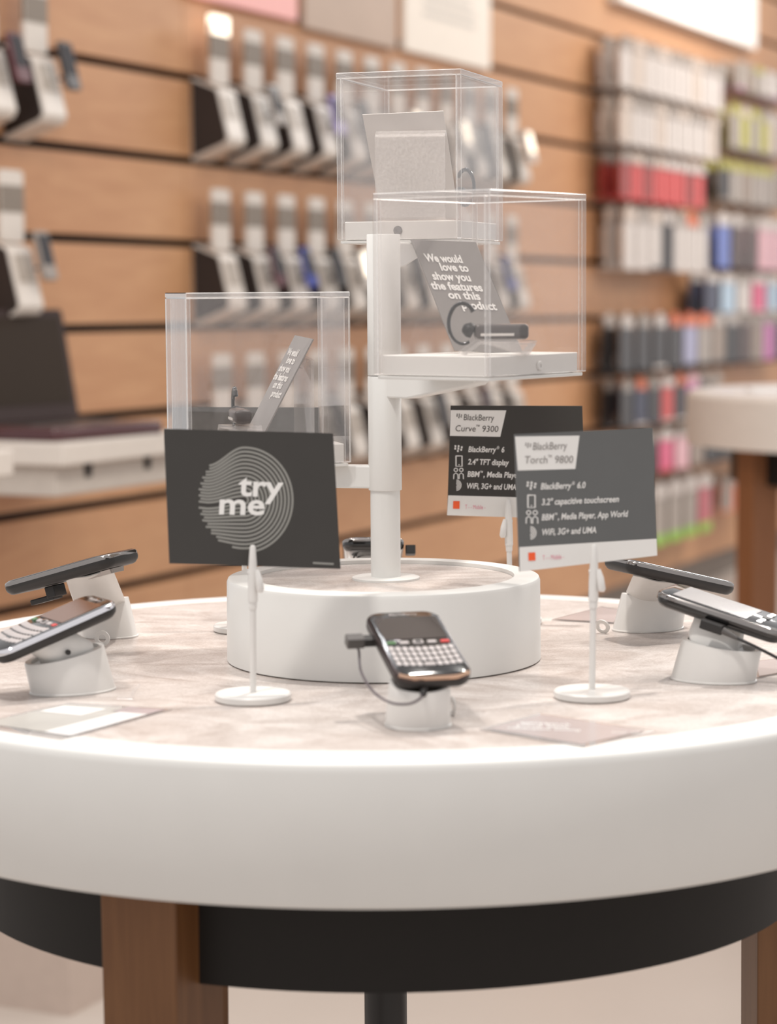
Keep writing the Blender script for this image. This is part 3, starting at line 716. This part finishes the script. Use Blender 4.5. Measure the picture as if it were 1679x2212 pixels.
# front right phone
M5 = place((-.91, .42), math.radians(15.3), (-.028, .050, .0120), (1434, 1282), 1.975)
phone(M5, 'glossy touchscreen phone with chrome edge at the front right', 'torch', L=.112, W=.062)
c5 = onz(1541, 1468, TZ)
pedestal(c5, math.radians(155 - 90), 'white pedestal under the front right phone', M5 @ Vector((0, .004, 0)), math.radians(15.3), .027, .035)
o = thing('cable_plug', M5 @ Vector((-.036, 0, 0)), 'black plug with ribbed boot on the side of the front right phone', 'plug')
m = MB(); m.slab(.009, .020, [(0, .0005), (.001, 0), (.007, 0), (.008, .0005)], .0015, M5 @ Matrix.Translation((-.0355, .000, -.004)), n=3); m.obj('housing', BLACKM, o)
m = MB(); m.tube([M5 @ Vector((-.037, -.010, 0)), M5 @ Vector((-.038, -.024, -.002))], [.0032, .0018], 10); m.obj('boot', mat('plug_grey', (82, 78, 76), .35), o, smooth=True)
cable([M5 @ Vector((-.038, -.023, -.002)), M5 @ Vector((-.038, -.040, -.004)), M5 @ Vector((-.036, -.062, -.008)), M5 @ Vector((-.030, -.085, -.016))], 'black cable trailing under the front right phone', .0014)
# back right phone
M4 = place((-.90, -.40), math.radians(14), (0, .058, .008), (1335, 1215), 2.20)
phone(M4, 'dark phone seen edge on at the back right, behind the touchscreen phone', 'side', L=.118, keys=False)
c4 = onz(1400, 1358, TZ)
pedestal(c4, math.radians(204 - 90), 'white pedestal under the back right phone', M4 @ Vector((0, .014, 0)), math.radians(14), .026, .036)
o = thing('cable_plug', M4 @ Vector((-.03, .01, 0)), 'black plug on the near side of the back right phone', 'plug')
m = MB(); m.slab(.008, .030, [(0, .0005), (.001, 0), (.008, 0), (.009, .0005)], .0015, M4 @ Matrix.Translation((.0335, .012, .002)), n=3); m.obj('housing', BLACKM, o)
cable([M4 @ Vector((.034, -.004, .006)), M4 @ Vector((.035, -.02, .004)), M4 @ Vector((.033, -.045, 0)), M4 @ Vector((.03, -.075, -.006))], 'black cable running along the back right phone', .0012)
# phone behind the plinth
M6 = place((0.02, -1), math.radians(16), (.030, .050, .0105), (742, 1168), 2.36)
phone(M6, 'black phone with chrome top edge peeking over the plinth behind the pole', 'torch', L=.111, W=.0625)
c6 = Vector((M6.translation.x, M6.translation.y + .0, TZ))
pedestal(c6, math.radians(180), 'white pedestal hidden behind the plinth, under the rear phone', M6 @ Vector((0, .0, 0)), math.radians(16), .036, .050)
m = MB(); m.slab(.010, .014, [(0, .0005), (.001, 0), (.009, 0)], .0015, M6 @ Matrix.Translation((-.038, .035, -.002)), n=3); tag(m.obj('cable_plug', BLACKM), 'black plug on the rear phone, just right of the pole', 'plug')

# small things on the table
def ringtab(p, ax, label, r0=.0038, r1=.0075):
    m = MB(); n = 28; z_ = Vector(ax).normalized(); x = z_.cross(Vector((0, 0, 1))).normalized(); y = z_.cross(x)
    rs = []
    for k in range(n):
        t = 2 * math.pi * k / n; d = x * math.cos(t) + y * math.sin(t)
        rs.append([p + d * r0 - z_ * .0007, p + d * r1 - z_ * .0007, p + d * r1 + z_ * .0007, p + d * r0 + z_ * .0007])
    rs.append(rs[0]); m.rings(rs, cap=(False, False)); return tag(m.obj('pull_ring', WHITEP), label, 'ring')
p = onz(221, 1396, TZ); ringtab(p + Vector((0, 0, .0076)), (.2, 1, .1), 'white ring tab standing between the two left pedestals')
p = onz(1302, 1368, TZ); ringtab(p + Vector((0, 0, .0066)), (.6, 1, .5), 'white ring tab leaning beside the back right pedestal')
p = onz(977, 1545, TZ); ringtab(p + Vector((0, .002, .0070)), (1, .35, 0), 'white ring tab behind the front centre pedestal')
m = MB(); p = onz(285, 1512, TZ); m.tube([p + Vector((-.012, 0, .0015)), p + Vector((0, 0, .002)), p + Vector((.002, 0, .008)), p + Vector((.007, 0, .013))], [.001, .002, .0015, .0012], 8); tag(m.obj('plastic_clip', ACT, smooth=True), 'small clear plastic clip beside the front left pedestal', 'clip')

# laminated leaflets lying on the table top
def leaflet(px, prints, label, film=True):
    P = [onz(x, y, TZ + .0010) for x, y in px]
    o = thing('laminated_leaflet', sum(P, Vector()) / 4 - Vector((0, 0, .001)), label, 'leaflet')
    m = MB(); m.rings([[p - Vector((0, 0, .0009)) for p in P], P]); m.obj('film', LAMF, o)
    f = lambda a, b, k=1: P[0] * (1 - a) * (1 - b) + P[1] * a * (1 - b) + P[3] * (1 - a) * b + P[2] * a * b + Vector((0, 0, .0001 * k))
    for nm, mt, polys, texts in prints:
        m = MB()
        for q, k in polys: m.add([f(a, b, k) for a, b in q], [tuple(range(len(q)))])
        for s, a, b, up in texts:
            vs, fs = text2d(s, .02, .15); x0 = min(v[0] for v in vs); w = max(v[0] for v in vs) - x0
            m.add([f(a[0] + (b[0] - a[0]) * (x - x0) / w + up[0] * y, a[1] + (b[1] - a[1]) * (x - x0) / w + up[1] * y, 3) for x, y in vs], fs)
        m.obj(nm, mt, o)
GW = mat('leaflet_taupe', (176, 164, 162), .25, noise=.03); GG = mat('leaflet_grey', (186, 182, 176), .25)
PWW = mat('leaflet_white', (236, 233, 232), .25)
leaflet([(1036, 1574), (1165, 1540), (1416, 1579), (1262, 1613)],
        [('printed_area', GW, [([(.06, .05), (.95, .05), (.95, .94), (.06, .94)], 1)], []),
         ('lettering', PWW, [], [('BlackBerry', (.50, .10), (.75, .42), (-.11, .07)), ('Torch 9800', (.38, .12), (.64, .46), (-.11, .07)), ('capacitive touch', (.22, .14), (.58, .60), (-.11, .07)), ('WiFi, 3G', (.70, .80), (.84, .96), (-.06, .05))])],
        'taupe laminated leaflet lying on the table right of the front centre phone')
leaflet([(-70, 1566), (150, 1517), (372, 1531), (132, 1597)],
        [('printed_area', GG, [([(.1, .03), (.93, .05), (.93, .7), (.1, .7)], 1)], []),
         ('white_panels', PWW, [([(.1, .7), (.93, .7), (.93, .97), (.1, .97)], 2), ([(.62, .08), (.86, .08), (.86, .5), (.62, .5)], 2)], []),
         ('purple_panel', mat('leaflet_mauve', (180, 168, 170), .25), [([(.8, .62), (.97, .62), (.97, .97), (.8, .97)], 3)], [])],
        'grey and white laminated leaflet lying by the front left pedestal')
leaflet([(1192, 1338), (1300, 1310), (1352, 1318), (1330, 1346)], [('printed_area', GW, [([(.04, .04), (.96, .04), (.96, .96), (.04, .96)], 1)], [])], 'taupe laminated leaflet lying by the back right pedestal')
leaflet([(1630, 1428), (1700, 1420), (1760, 1440), (1636, 1463)], [('printed_area', GW, [([(.04, .04), (.96, .04), (.96, .96), (.04, .96)], 1)], [])], 'taupe laminated leaflet at the right edge beside the front right pedestal')

# ================================================================== WALL DISPLAY UNITS
UW = .096
prof = [(0, 0), (.070, -.026), (.078, -.034), (.107, -.150), (.098, -.166), (.004, -.200), (0, -.2)]
def wallM(s, z, n=0): return frame(wall(s, z, n), -U, N, V)
X2 = lambda M, x: M @ Matrix.Translation((x, 0, 0)) @ Matrix(((0, 0, 1, 0), (1, 0, 0, 0), (0, 1, 0, 0), (0, 0, 0, 1)))  # polygon (n,z) extruded along x
def unit(M, label):
    o = thing('wall_display_unit', M, label, 'display unit', 'phone display units on the slatted wall')
    m = MB(); m.prism(prof, -UW / 2 + .004, UW / 2 - .004, X2(M, 0)); m.obj('housing', WALLW, o, bevel=.006)
    k = [(.004, -.006), (.066, -.030), (.073, -.036), (.100, -.147), (.092, -.158), (.006, -.190)]
    for s_ in (-1, 1):
        m = MB(); a = s_ * (UW / 2 - .004); m.prism(k, min(a, a + s_ * .003), max(a, a + s_ * .003), X2(M, 0)); m.obj('side_panel', UNITB, o)
    # grey sloped face plate
    d = Vector((0, .107 - .078, -.150 + .034)).normalized()
    fp = MB(); f0 = Vector((0, .0792, -.036)); nn = Vector((0, -d.z, d.y)); 
    if nn.y < 0: nn = -nn
    Mf = M @ frame(f0 + nn * .0005, Vector((1, 0, 0)), d, nn)
    fp.box((0, .036, .0008), (UW * .62, .058, .003), Mf); fp.obj('face_plate', UNITG, o)
    m = MB(); m.slab(.088, .150, [(-.005, .001), (-.004, 0), (.004, 0), (.005, .001)], .010, M @ frame(Vector((0, .055, .058)), Vector((1, 0, 0)), Vector((0, 0, 1)), Vector((0, -1, 0))), n=4); nk = m.obj('neck', WALLW, o, smooth=True)
    m = MB(); m.box((0, .0605, .073), (.086, .0016, .055), M); m.obj('grey_label', LABELG, nk)
    m = MB(); m.box((.0445, .055, .073), (.0015, .008, .055), M); m.obj('label_edge', LABELG, nk)
    return o
def wallphone(M, label, mt, mt2, lit=False):
    o = thing('display_phone', M, label, 'phone', 'phones hung on the wall display units')
    m = MB(); m.slab(.052, .105, [(0, .002), (.002, 0), (.009, 0), (.011, .002)], .008, M, n=4); m.obj('body', mt, o, smooth=True)
    m = MB(); m.box((0, .012, .0113), (.042, .065, .001), M); m.obj('screen', mt2, o)
    m = MB(); m.tube([M @ Vector((0, -.02, 0)), M @ Vector((0, -.02, -.022))], .004, 8); m.obj('tether', BLACKM, o)
    return o
ordn = ['first', 'second', 'third', 'fourth', 'fifth', 'sixth', 'seventh', 'eighth', 'ninth', 'tenth', 'eleventh', 'twelfth']
sA = onwall(452, 130, .055)[0] + UW / 2 + .0
proto = None
PHC = [mat('phone_silver', (140, 130, 122), .4), mat('phone_graphite', (48, 42, 42), .3), mat('phone_maroon', (84, 36, 44), .3), mat('phone_blue', (48, 62, 150), .3), mat('phone_lilac', (150, 136, 196), .35), mat('phone_white', (214, 206, 198), .3)]
SCR = mat('dark_screen', (40, 36, 38), .1)
GLOW = mat('emissive_screen', (255, 240, 218), .3, emit=1.7)  # emissive white, added to make chosen screens and the topper bright
PHM = {}
def hang(Mu, mt, lit, label, dz=-.058, x=.0):
    d = Vector((0, .107 - .078, -.150 + .034)).normalized(); nn = Vector((0, -d.z, d.y))
    if nn.y < 0: nn = -nn
    Mp = Mu @ frame(Vector((x, .100, dz)) + nn * .014, Vector((-1, 0, 0)), -d, nn)
    k = (mt, lit)
    if k not in PHM:
        PHM[k] = wallphone(Mp, label, PHC[mt], GLOW if lit else SCR)
        PHM[k]['_m'] = 1; del PHM[k]['_m']
    else: dup(PHM[k], Mp, label)
NC = 12
phs = {(0, 1): (0, 0), (0, 3): (4, 0), (0, 4): (1, 0), (0, 6): (5, 1), (0, 8): (5, 1), (0, 9): (1, 0), (0, 11): (5, 1),
       (1, 1): (2, 0), (1, 2): (3, 0), (1, 3): (1, 0), (1, 4): (5, 1), (1, 6): (1, 0), (1, 8): (0, 0), (1, 10): (3, 0),
       (2, 1): (1, 0), (2, 3): (1, 0), (2, 5): (0, 0), (2, 7): (1, 0), (2, 9): (2, 0)}
rown = ['top', 'middle', 'bottom']; pcn = ['silver', 'graphite', 'maroon', 'blue', 'lilac', 'white']
for r in range(3):
    zr = (2 - 2 * r) * S
    for k in range(NC):
        s_ = sA + .177 * k
        Mu = wallM(s_, zr)
        lab = 'white phone display unit, %s from the left, %s row of the long group' % (ordn[k], rown[r])
        if proto is None: proto = unit(Mu, lab)
        else: dup(proto, Mu, lab)
        if (r, k) in phs:
            a, b = phs[(r, k)]
            hang(Mu, a, b, '%s phone %shung on the %s unit of the %s row, long group' % (pcn[a], 'with emissive screen ' if b else '', ordn[k], rown[r]))
# first unit of the top row has an added emissive piece on its neck
Mu = wallM(sA, 2 * S)
m = MB(); m.slab(.09, .05, [(-.008, .002), (.006, .002)], .006, Mu @ frame(Vector((0, .055, .125)), Vector((1, 0, 0)), Vector((0, 0, 1)), Vector((0, -1, 0))), n=3); tag(m.obj('emissive_topper', GLOW), 'glowing white topper on the first unit of the top row', 'lit topper')
# near units at the left edge
for (x, y, r, nm, pc) in ((47, 60, 0, 'unit on the top row at the far left of the wall', 1), (-66, 60, 0, 'unit cut by the left frame edge, top row', 2), (-6, 440, 1, 'unit above the laptop at the far left of the wall', 0)):
    s_ = onwall(x, y, .055)[0] + UW / 2
    Mu = wallM(s_, (2 - 2 * r) * S); dup(proto, Mu, 'white phone ' + nm)
    hang(Mu, pc, False, '%s phone hung on the %s' % (pcn[pc], nm.replace('at the far left of the wall', 'at far left')), dz=-.05, x=-.03)

# ================================================================== POSTERS
def poster(bl, br, h, mt, label, n0=.0, th=.02, band=None):
    s_a, z_a = onwall(bl[0], bl[1], th); s_b, z_b = onwall(br[0], br[1], th); z0_ = (z_a + z_b) / 2
    m = MB(); wbox(m, s_a, s_b, z0_, z0_ + h, .001, th); o = m.obj('wall_poster', mt, bevel=.004); tag(o, label, 'poster'); PM[o.name] = Matrix.Translation(o.location)
    if band:
        m = MB()
        for a, b, c_, d in band: wbox(m, s_a + (s_b - s_a) * a, s_a + (s_b - s_a) * b, z0_ + h * c_, z0_ + h * d, th, th + .001)
        m.obj('faint_print', mat('poster_faint', (206, 198, 188), .5), o)
poster((418, -10), (644, 50), .38, mat('poster_pink', (246, 182, 176), .5, noise=.03), 'pink poster on the slatted wall, top left of the row')
poster((660, 60), (858, 108), .38, mat('poster_taupe', (188, 164, 146), .5, noise=.05, scale=6), 'taupe poster between the pink and the cream posters')
poster((876, 112), (1061, 150), .38, mat('poster_cream', (240, 228, 214), .5, noise=.03), 'cream poster right of the taupe poster', band=[(.2, .8, .3, .34), (.2, .8, .38, .42), (.25, .75, .46, .5)])
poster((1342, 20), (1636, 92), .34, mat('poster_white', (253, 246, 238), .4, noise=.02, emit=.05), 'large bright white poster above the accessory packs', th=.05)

# ================================================================== ACCESSORY PACKS
PK = {}
def pk_proto(key, w, h, t, body, head, ins):
    """one mesh: card, tall header with hanging tab, window insert, footer and price dot; origin top centre"""
    m = MB(); R = Matrix.Rotation(math.pi / 2, 4, 'X'); T = lambda z: Matrix.Translation((0, 0, z)) @ R; FL = Matrix.Scale(-1, 4, (0, 0, 1))
    dark = body in ('black', 'brown', 'navy', 'taupe') and ins != 'lime'
    foot = .17 if key[3][3] == 'green' else .06
    m.slab(w, h * .92, [(-t * .1, 0), (t * .1, 0)], .004, T(-h * .54), n=2, mi=0)
    m.slab(w * (.72 if dark else .98), h * .2, [(-t * .3, 0), (t * .3, 0)], .004, T(-h * .10), n=2, mi=1)
    m.slab(w * .3, h * .08, [(-t * .2, 0), (t * .2, 0)], .004, T(h * .02), n=2, mi=1)
    m.slab(w * (.5 if dark else .8), h * .58, [(-t * .9, .006), (-t * .8, .001), (0, 0)], .008, T(-h * .56) @ FL, n=3, mi=2)
    m.slab(w * .92, h * foot, [(-t * .95, 0), (t * .25, 0)], .002, T(-h * (1 - foot / 2)) @ FL, n=2, mi=3)
    if dark: m.lathe([(w * .19, 0), (w * .19, t * .15)], T(-h * .82) @ Matrix.Translation((w * .12, 0, t * .9)), n=12, mi=1)
    return m
COL = dict(white=(203, 192, 184), cream=(200, 183, 169), grey=(162, 150, 140), red=(198, 66, 62), dred=(150, 52, 46), black=(36, 28, 26), brown=(74, 52, 46), navy=(38, 40, 66), blue=(96, 112, 176), lblue=(168, 188, 204),
           pink=(222, 172, 178), hot=(214, 84, 122), mag=(196, 112, 168), lime=(176, 168, 78), green=(142, 190, 60), orange=(214, 112, 70), lav=(160, 158, 184), taupe=(150, 132, 118), rose=(190, 98, 108))
def pcm(c): return mat('pack_' + c, COL[c], .35, noise=.06, scale=50, coat=.2)
HOOK = mat('hook_metal', (150, 142, 134), .3, .8)
names_c = dict(white='white', cream='cream', grey='grey', red='red', dred='dark red', black='black', brown='brown', navy='navy', blue='blue', lblue='pale blue', pink='pink', hot='bright pink', mag='magenta', lime='lime', green='green', orange='orange', lav='lavender', taupe='taupe', rose='rose')
def pack(s_, z_, n_, w, h, t, c4, rowname, idx, depthname):
    body, head, ins, foot = c4; key = (round(w, 3), round(h, 3), round(t, 3), c4)
    M = wallM(s_, z_, n_)
    lab = '%s accessory pack, %s from left, %s, %s on hook' % (names_c[ins], idx, rowname, depthname)
    if key not in PK:
        o = pk_proto(key, w, h, t, *c4[:3]).obj('hanging_pack', [pcm(body), pcm(head), pcm(ins), pcm(foot)], local=True); PK[key] = o
        o.matrix_world = M; tag(o, lab, 'accessory pack', 'packs in the ' + rowname)
    else:
        q = PK[key].copy(); C.objects.link(q); q.matrix_world = M; tag(q, lab, 'accessory pack', 'packs in the ' + rowname)
def rowpx(rowname, x0, x1, ytop, ybot, cols, w=None, t=.03, depth=(.05, .115), hookrow=True):
    """packs filling the wall between photo columns x0..x1; ytop,ybot measured at x0"""
    nf = depth[-1]; sa, za = onwall(x0, ytop, nf); _, zb2 = onwall(x0, ybot, nf); sb, _ = onwall(x1, ytop, nf)
    n = len(cols); pitch = (sb - sa) / n; w = w or pitch * .80
    names = ordn + ['thirteenth', 'fourteenth', 'fifteenth']
    for i, cc in enumerate(cols):
        s_ = sa + pitch * (i + .5)
        hk = MB(); a = wall(s_, za - .002, .0); b = wall(s_, za - .002, nf + .03)
        hk.tube([a, b, b + V * .008], .003, 6)
        tag(hk.obj('wall_hook', HOOK), 'metal hook holding the %s packs from the left in the %s' % (names[i], rowname), 'hook', 'hooks of the accessory wall')
        for j, nn in enumerate(depth):
            pack(s_, za, nn, w, za - zb2, t, cc, rowname, names[i], ['rear', 'front'][j] if len(depth) == 2 else 'alone')
W4 = ('white', 'grey', 'white', 'white'); Wc = ('cream', 'cream', 'white', 'white'); W2 = ('white', 'cream', 'grey', 'white')
rowpx('top white row', 1338, 1562, 78, 186, [W4, Wc, W4, W2, W4, W4, Wc, W4, W4])
rowpx('second white row', 1338, 1552, 206, 308, [Wc, W4, W4, Wc, W4, W2, W4, W4, Wc])
R4 = ('red', 'cream', 'red', 'red'); R5 = ('dred', 'grey', 'rose', 'red'); R6 = ('red', 'white', 'rose', 'red')
rowpx('red row', 1338, 1522, 328, 428, [('dred', 'grey', 'dred', 'red'), R4, R5, R4, R6, R6, ('dred', 'white', 'rose', 'red'), R6])
B4 = ('black', 'white', 'white', 'black')
rowpx('fourth white row', 1345, 1530, 448, 582, [('white', 'cream', 'cream', 'white'), W4, ('white', 'cream', 'white', 'black'), B4, W4, ('white', 'orange', 'white', 'white'), W4])
# right hand block
L4 = ('grey', 'lime', 'taupe', 'grey'); T4 = ('taupe', 'grey', 'grey', 'taupe'); K4 = ('black', 'grey', 'brown', 'black')
rowpx('first far right row', 1590, 1725, 132, 190, [('grey', 'grey', 'taupe', 'mag'), T4, ('grey', 'lime', 'lime', 'grey'), ('white', 'white', 'cream', 'grey'), ('white', 'white', 'white', 'mag'), T4, T4], t=.02)
rowpx('second far right row', 1578, 1720, 225, 318, [L4, ('lime', 'cream', 'taupe', 'grey'), L4, ('lime', 'grey', 'lime', 'taupe'), ('cream', 'white', 'cream', 'grey'), T4, T4], t=.02)
rowpx('third far right row', 1552, 1715, 345, 432, [('black', 'lime', 'black', 'taupe'), L4, ('taupe', 'lime', 'brown', 'grey'), L4, ('grey', 'lime', 'rose', 'grey'), T4, T4], t=.02)
rowpx('fourth far right row', 1548, 1720, 462, 578, [('blue', 'white', 'blue', 'blue'), ('brown', 'white', 'brown', 'brown'), ('brown', 'grey', 'black', 'brown'), ('pink', 'white', 'pink', 'pink'), ('pink', 'white', 'lav', 'pink'), ('blue', 'grey', 'blue', 'blue')], t=.02)
rowpx('short far right row', 1520, 1716, 592, 676, [('navy', 'white', 'navy', 'navy'), ('lblue', 'white', 'grey', 'lblue'), W4, ('hot', 'white', 'hot', 'pink'), ('lblue', 'white', 'lblue', 'white'), ('blue', 'grey', 'lav', 'blue')], t=.02)
K5 = ('black', 'grey', 'taupe', 'black'); K6 = ('black', 'orange', 'grey', 'black'); K7 = ('lav', 'orange', 'lav', 'black')
rowpx('fifth, dark row', 1335, 1700, 684, 804, [('black', 'white', 'black', 'black'), K5, ('black', 'white', 'taupe', 'white'), K6, K7, ('grey', 'orange', 'lav', 'black'), ('taupe', 'white', 'grey', 'black'), ('black', 'white', 'cream', 'black'), ('brown', 'grey', 'black', 'brown'), ('taupe', 'grey', 'rose', 'taupe'), ('mag', 'grey', 'taupe', 'mag'), K4], t=.025)
rowpx('sixth, mixed row', 1338, 1560, 826, 926, [('black', 'grey', 'black', 'black'), ('navy', 'orange', 'navy', 'white'), ('black', 'grey', 'black', 'navy'), ('red', 'white', 'red', 'white'), ('black', 'orange', 'taupe', 'white'), ('mag', 'pink', 'mag', 'pink'), K5, T4], t=.025)
rowpx('seventh row', 1385, 1640, 940, 1030, [K5, ('hot', 'white', 'rose', 'red'), ('pink', 'grey', 'pink', 'pink'), T4, ('black', 'grey', 'lav', 'black'), K4, K4, ('navy', 'rose', 'black', 'brown')], t=.025)
G4 = ('grey', 'white', 'taupe', 'green'); 
rowpx('green-footed row', 1372, 1538, 1062, 1194, [G4, G4, ('grey', 'white', 'grey', 'green'), G4, ('rose', 'white', 'rose', 'green')], t=.025)
rowpx('small orange row', 1560, 1625, 1040, 1110, [('grey', 'grey', 'taupe', 'orange'), ('orange', 'grey', 'orange', 'orange'), ('orange', 'taupe', 'orange', 'orange')], t=.02)

# ================================================================== LAPTOP ON ITS WALL COUNTER
nf = .36
sc, zc = onwall(147, 957, nf)                       # near-right top corner
se = onwall(420, 930, nf)[0]
sh = thing('wall_counter', wall((sc + se) / 2, zc - .1, 0), 'white wall-mounted counter carrying the laptop, left of the sign', 'counter')
m = MB(); wbox(m, sc - .02, se, zc - .045, zc, .002, nf); m.obj('worktop', WALLW, sh, bevel=.004)
_, zc2 = onwall(95, 1078, nf - .03)
m = MB(); wbox(m, sc + .0, se - .02, zc2, zc - .045, .002, nf - .03); m.obj('apron', mat('apron_grey', (192, 182, 172), .5), sh, bevel=.004)
for x, y in ((190, 1011), (318, 995)):
    s_, z_ = onwall(x, y, nf - .03); m = MB(); wbox(m, s_ - .012, s_ + .012, z_ - .018, z_ + .006, nf - .031, nf - .0285)
    m.lathe([(.016, 0), (.016, .003)], wallM(s_, z_ + .006, nf - .0315) @ Matrix.Rotation(-math.pi / 2, 4, 'X'), n=20); m.obj('keyhole', GAP, sh)
# second counter nearer, cut by the frame
m = MB(); s2, z2_ = onwall(30, 985, nf + .1); wbox(m, s2 - .5, s2, z2_ - .035, z2_ + .012, .12, nf + .1); tag(m.obj('shelf_ledge', WALLW, bevel=.004), 'white ledge cut by the left frame edge, in front of the counter', 'ledge')
# laptop
pN = onp(210, 944, wall(0, zc), V)                  # near corner of the base on the worktop plane
LB = Vector((-.30, -.10, 0))
hinge_r = onp(168, 905, wall(0, zc), V); front_r = onp(357, 936, wall(0, zc), V)
ydir = (hinge_r - front_r); depth = min(ydir.length, .27); ydir.normalize()
xdir = Vector((ydir.y, -ydir.x, 0)).normalized(); xdir = xdir - V * xdir.dot(V); xdir.normalize()
if xdir.y > 0: xdir = -xdir                         # towards the viewer
xdir = (onp(210, 948, wall(0, zc), V) - front_r).normalized()
ydir = (ydir - xdir * ydir.dot(xdir)).normalized()
if xdir.cross(ydir).z < 0: side = -1
else: side = 1
wd_ = .36; dp = .228
ML = frame(front_r + V * .0002, xdir, ydir, V)      # origin: front right corner, x toward the left side of the laptop, y to the hinge
lp = thing('laptop', ML, 'dark red and black open laptop on the white counter', 'laptop')
RED = mat('laptop_maroon', (74, 40, 42), .2); LTOP = mat('laptop_deck', (84, 62, 56), .3, noise=.05); LBZ = mat('laptop_bezel', (60, 48, 46), .6, spec=.2); LSC = mat('laptop_screen', (50, 40, 32), .6, noise=.05, scale=4, spec=.15)
m = MB(); m.slab(wd_, dp, [(0, .004), (.004, 0), (.022, 0), (.026, .003)], .015, ML @ Matrix.Translation((wd_ / 2, dp / 2, 0)), n=4); m.obj('base', RED, lp, smooth=True)
m = MB(); m.slab(wd_ - .02, dp - .02, [(.0255, 0), (.027, .001)], .01, ML @ Matrix.Translation((wd_ / 2, dp / 2, 0)), n=3); m.obj('deck', LTOP, lp)
m = MB(); m.slab(wd_ - .08, .095, [(.0268, 0), (.0285, .001)], .005, ML @ Matrix.Translation((wd_ / 2, dp * .62, 0)), n=3); m.obj('keyboard', mat('laptop_keys', (52, 44, 42), .4), lp)
m = MB(); m.slab(.08, .05, [(.0268, 0), (.0276, .0005)], .005, ML @ Matrix.Translation((wd_ / 2, dp * .2, 0)), n=3); m.obj('touchpad', LBZ, lp)
ta = math.radians(108)
MS = ML @ Matrix.Translation((wd_ / 2, dp - .004, .028)) @ Matrix.Rotation(math.radians(-11), 4, 'X') @ Matrix.Rotation(math.pi / 2, 4, 'X')
SHh = .235
m = MB(); m.slab(wd_, SHh, [(-.012, .003), (-.009, 0), (-.001, 0), (0, .001)], .01, MS @ Matrix.Translation((0, SHh / 2, 0)), n=4); m.obj('lid', LBZ, lp, smooth=True)
m = MB(); m.box((0, SHh / 2 + .008, .0004), (wd_ - .034, SHh - .05, .0015), MS); m.obj('screen', LSC, lp)
m = MB(); p = onp(222, 893, wall(0, zc), V); m.tube([p, p + V * .016, p + V * .03], [.012, .014, .008], 12); tag(m.obj('security_puck', WALLW, smooth=True), 'small white knob on the counter behind the laptop', 'knob')

# low white plinth on the floor under the counter
q0 = onz(152, 2196, 0)
m = MB(); uf = Vector((U.x, U.y, 0)).normalized(); wf = N
Q = [q0, q0 - wf * 1.2, q0 - wf * 1.2 + uf * 1.6, q0 + uf * 1.6]
m.rings([[p for p in Q], [p + Vector((0, 0, .22)) for p in Q]])
tag(m.obj('floor_plinth', mat('taupe_plinth', (186, 168, 156), .5)), 'low pale plinth on the floor, behind the left table leg', 'plinth')

# ================================================================== SECOND ROUND TABLE
Y2 = 5.35; X2c = at(1487, 848, Y2).x + .47; Z2 = at(1487, 846, Y2).z
o = thing('round_display_table', (X2c, Y2, 0), 'white round table with wooden legs in the background at the right edge', 'table')
M0 = Matrix.Translation((X2c, Y2, 0)); R = .47
m = MB(); m.lathe([(R - .04, Z2 - .004), (R - .037, Z2), (R - .008, Z2), (R, Z2 - .009), (R, Z2 - .117), (R - .02, Z2 - .118), (.01, Z2 - .11)], M0, n=96, cap=(False, False)); m.obj('table_rim', WALLW, o, smooth=True)
m = MB(); m.lathe([(R - .036, Z2 - .03), (R - .0375, Z2 - .0003)], M0, n=96); m.obj('table_top', mat('pale_laminate', (226, 218, 214), .3), o)
m = MB(); m.lathe([(.37, Z2 - .118), (.37, Z2 - .2), (.35, Z2 - .2)], M0, n=96, cap=(False, False)); m.obj('skirt', SKIRT, o)
for az in (205, 325, 85):
    a = math.radians(az); rr = .37; M = Matrix.Translation((X2c + rr * math.cos(a), Y2 + rr * math.sin(a), 0)) @ Matrix.Rotation(a, 4, 'Z')
    m = MB(); m.box((0, 0, (Z2 - .12) / 2), (.066, .066, Z2 - .12), M); m.obj('leg', wood('oak_leg_far', (112, 70, 42), (140, 92, 58), (14, 14, 1.2)) if 'oak_leg_far' not in MATS else MATS['oak_leg_far'], o)
m = MB(); p = at(1600, 838, Y2); p.z = Z2; m.slab(.16, .11, [(0, 0), (.006, 0)], .004, Matrix.Translation(p + Vector((.1, 0, 0)))); tag(m.obj('paper_stack', PRINTW), 'flat white papers on the background table', 'papers')
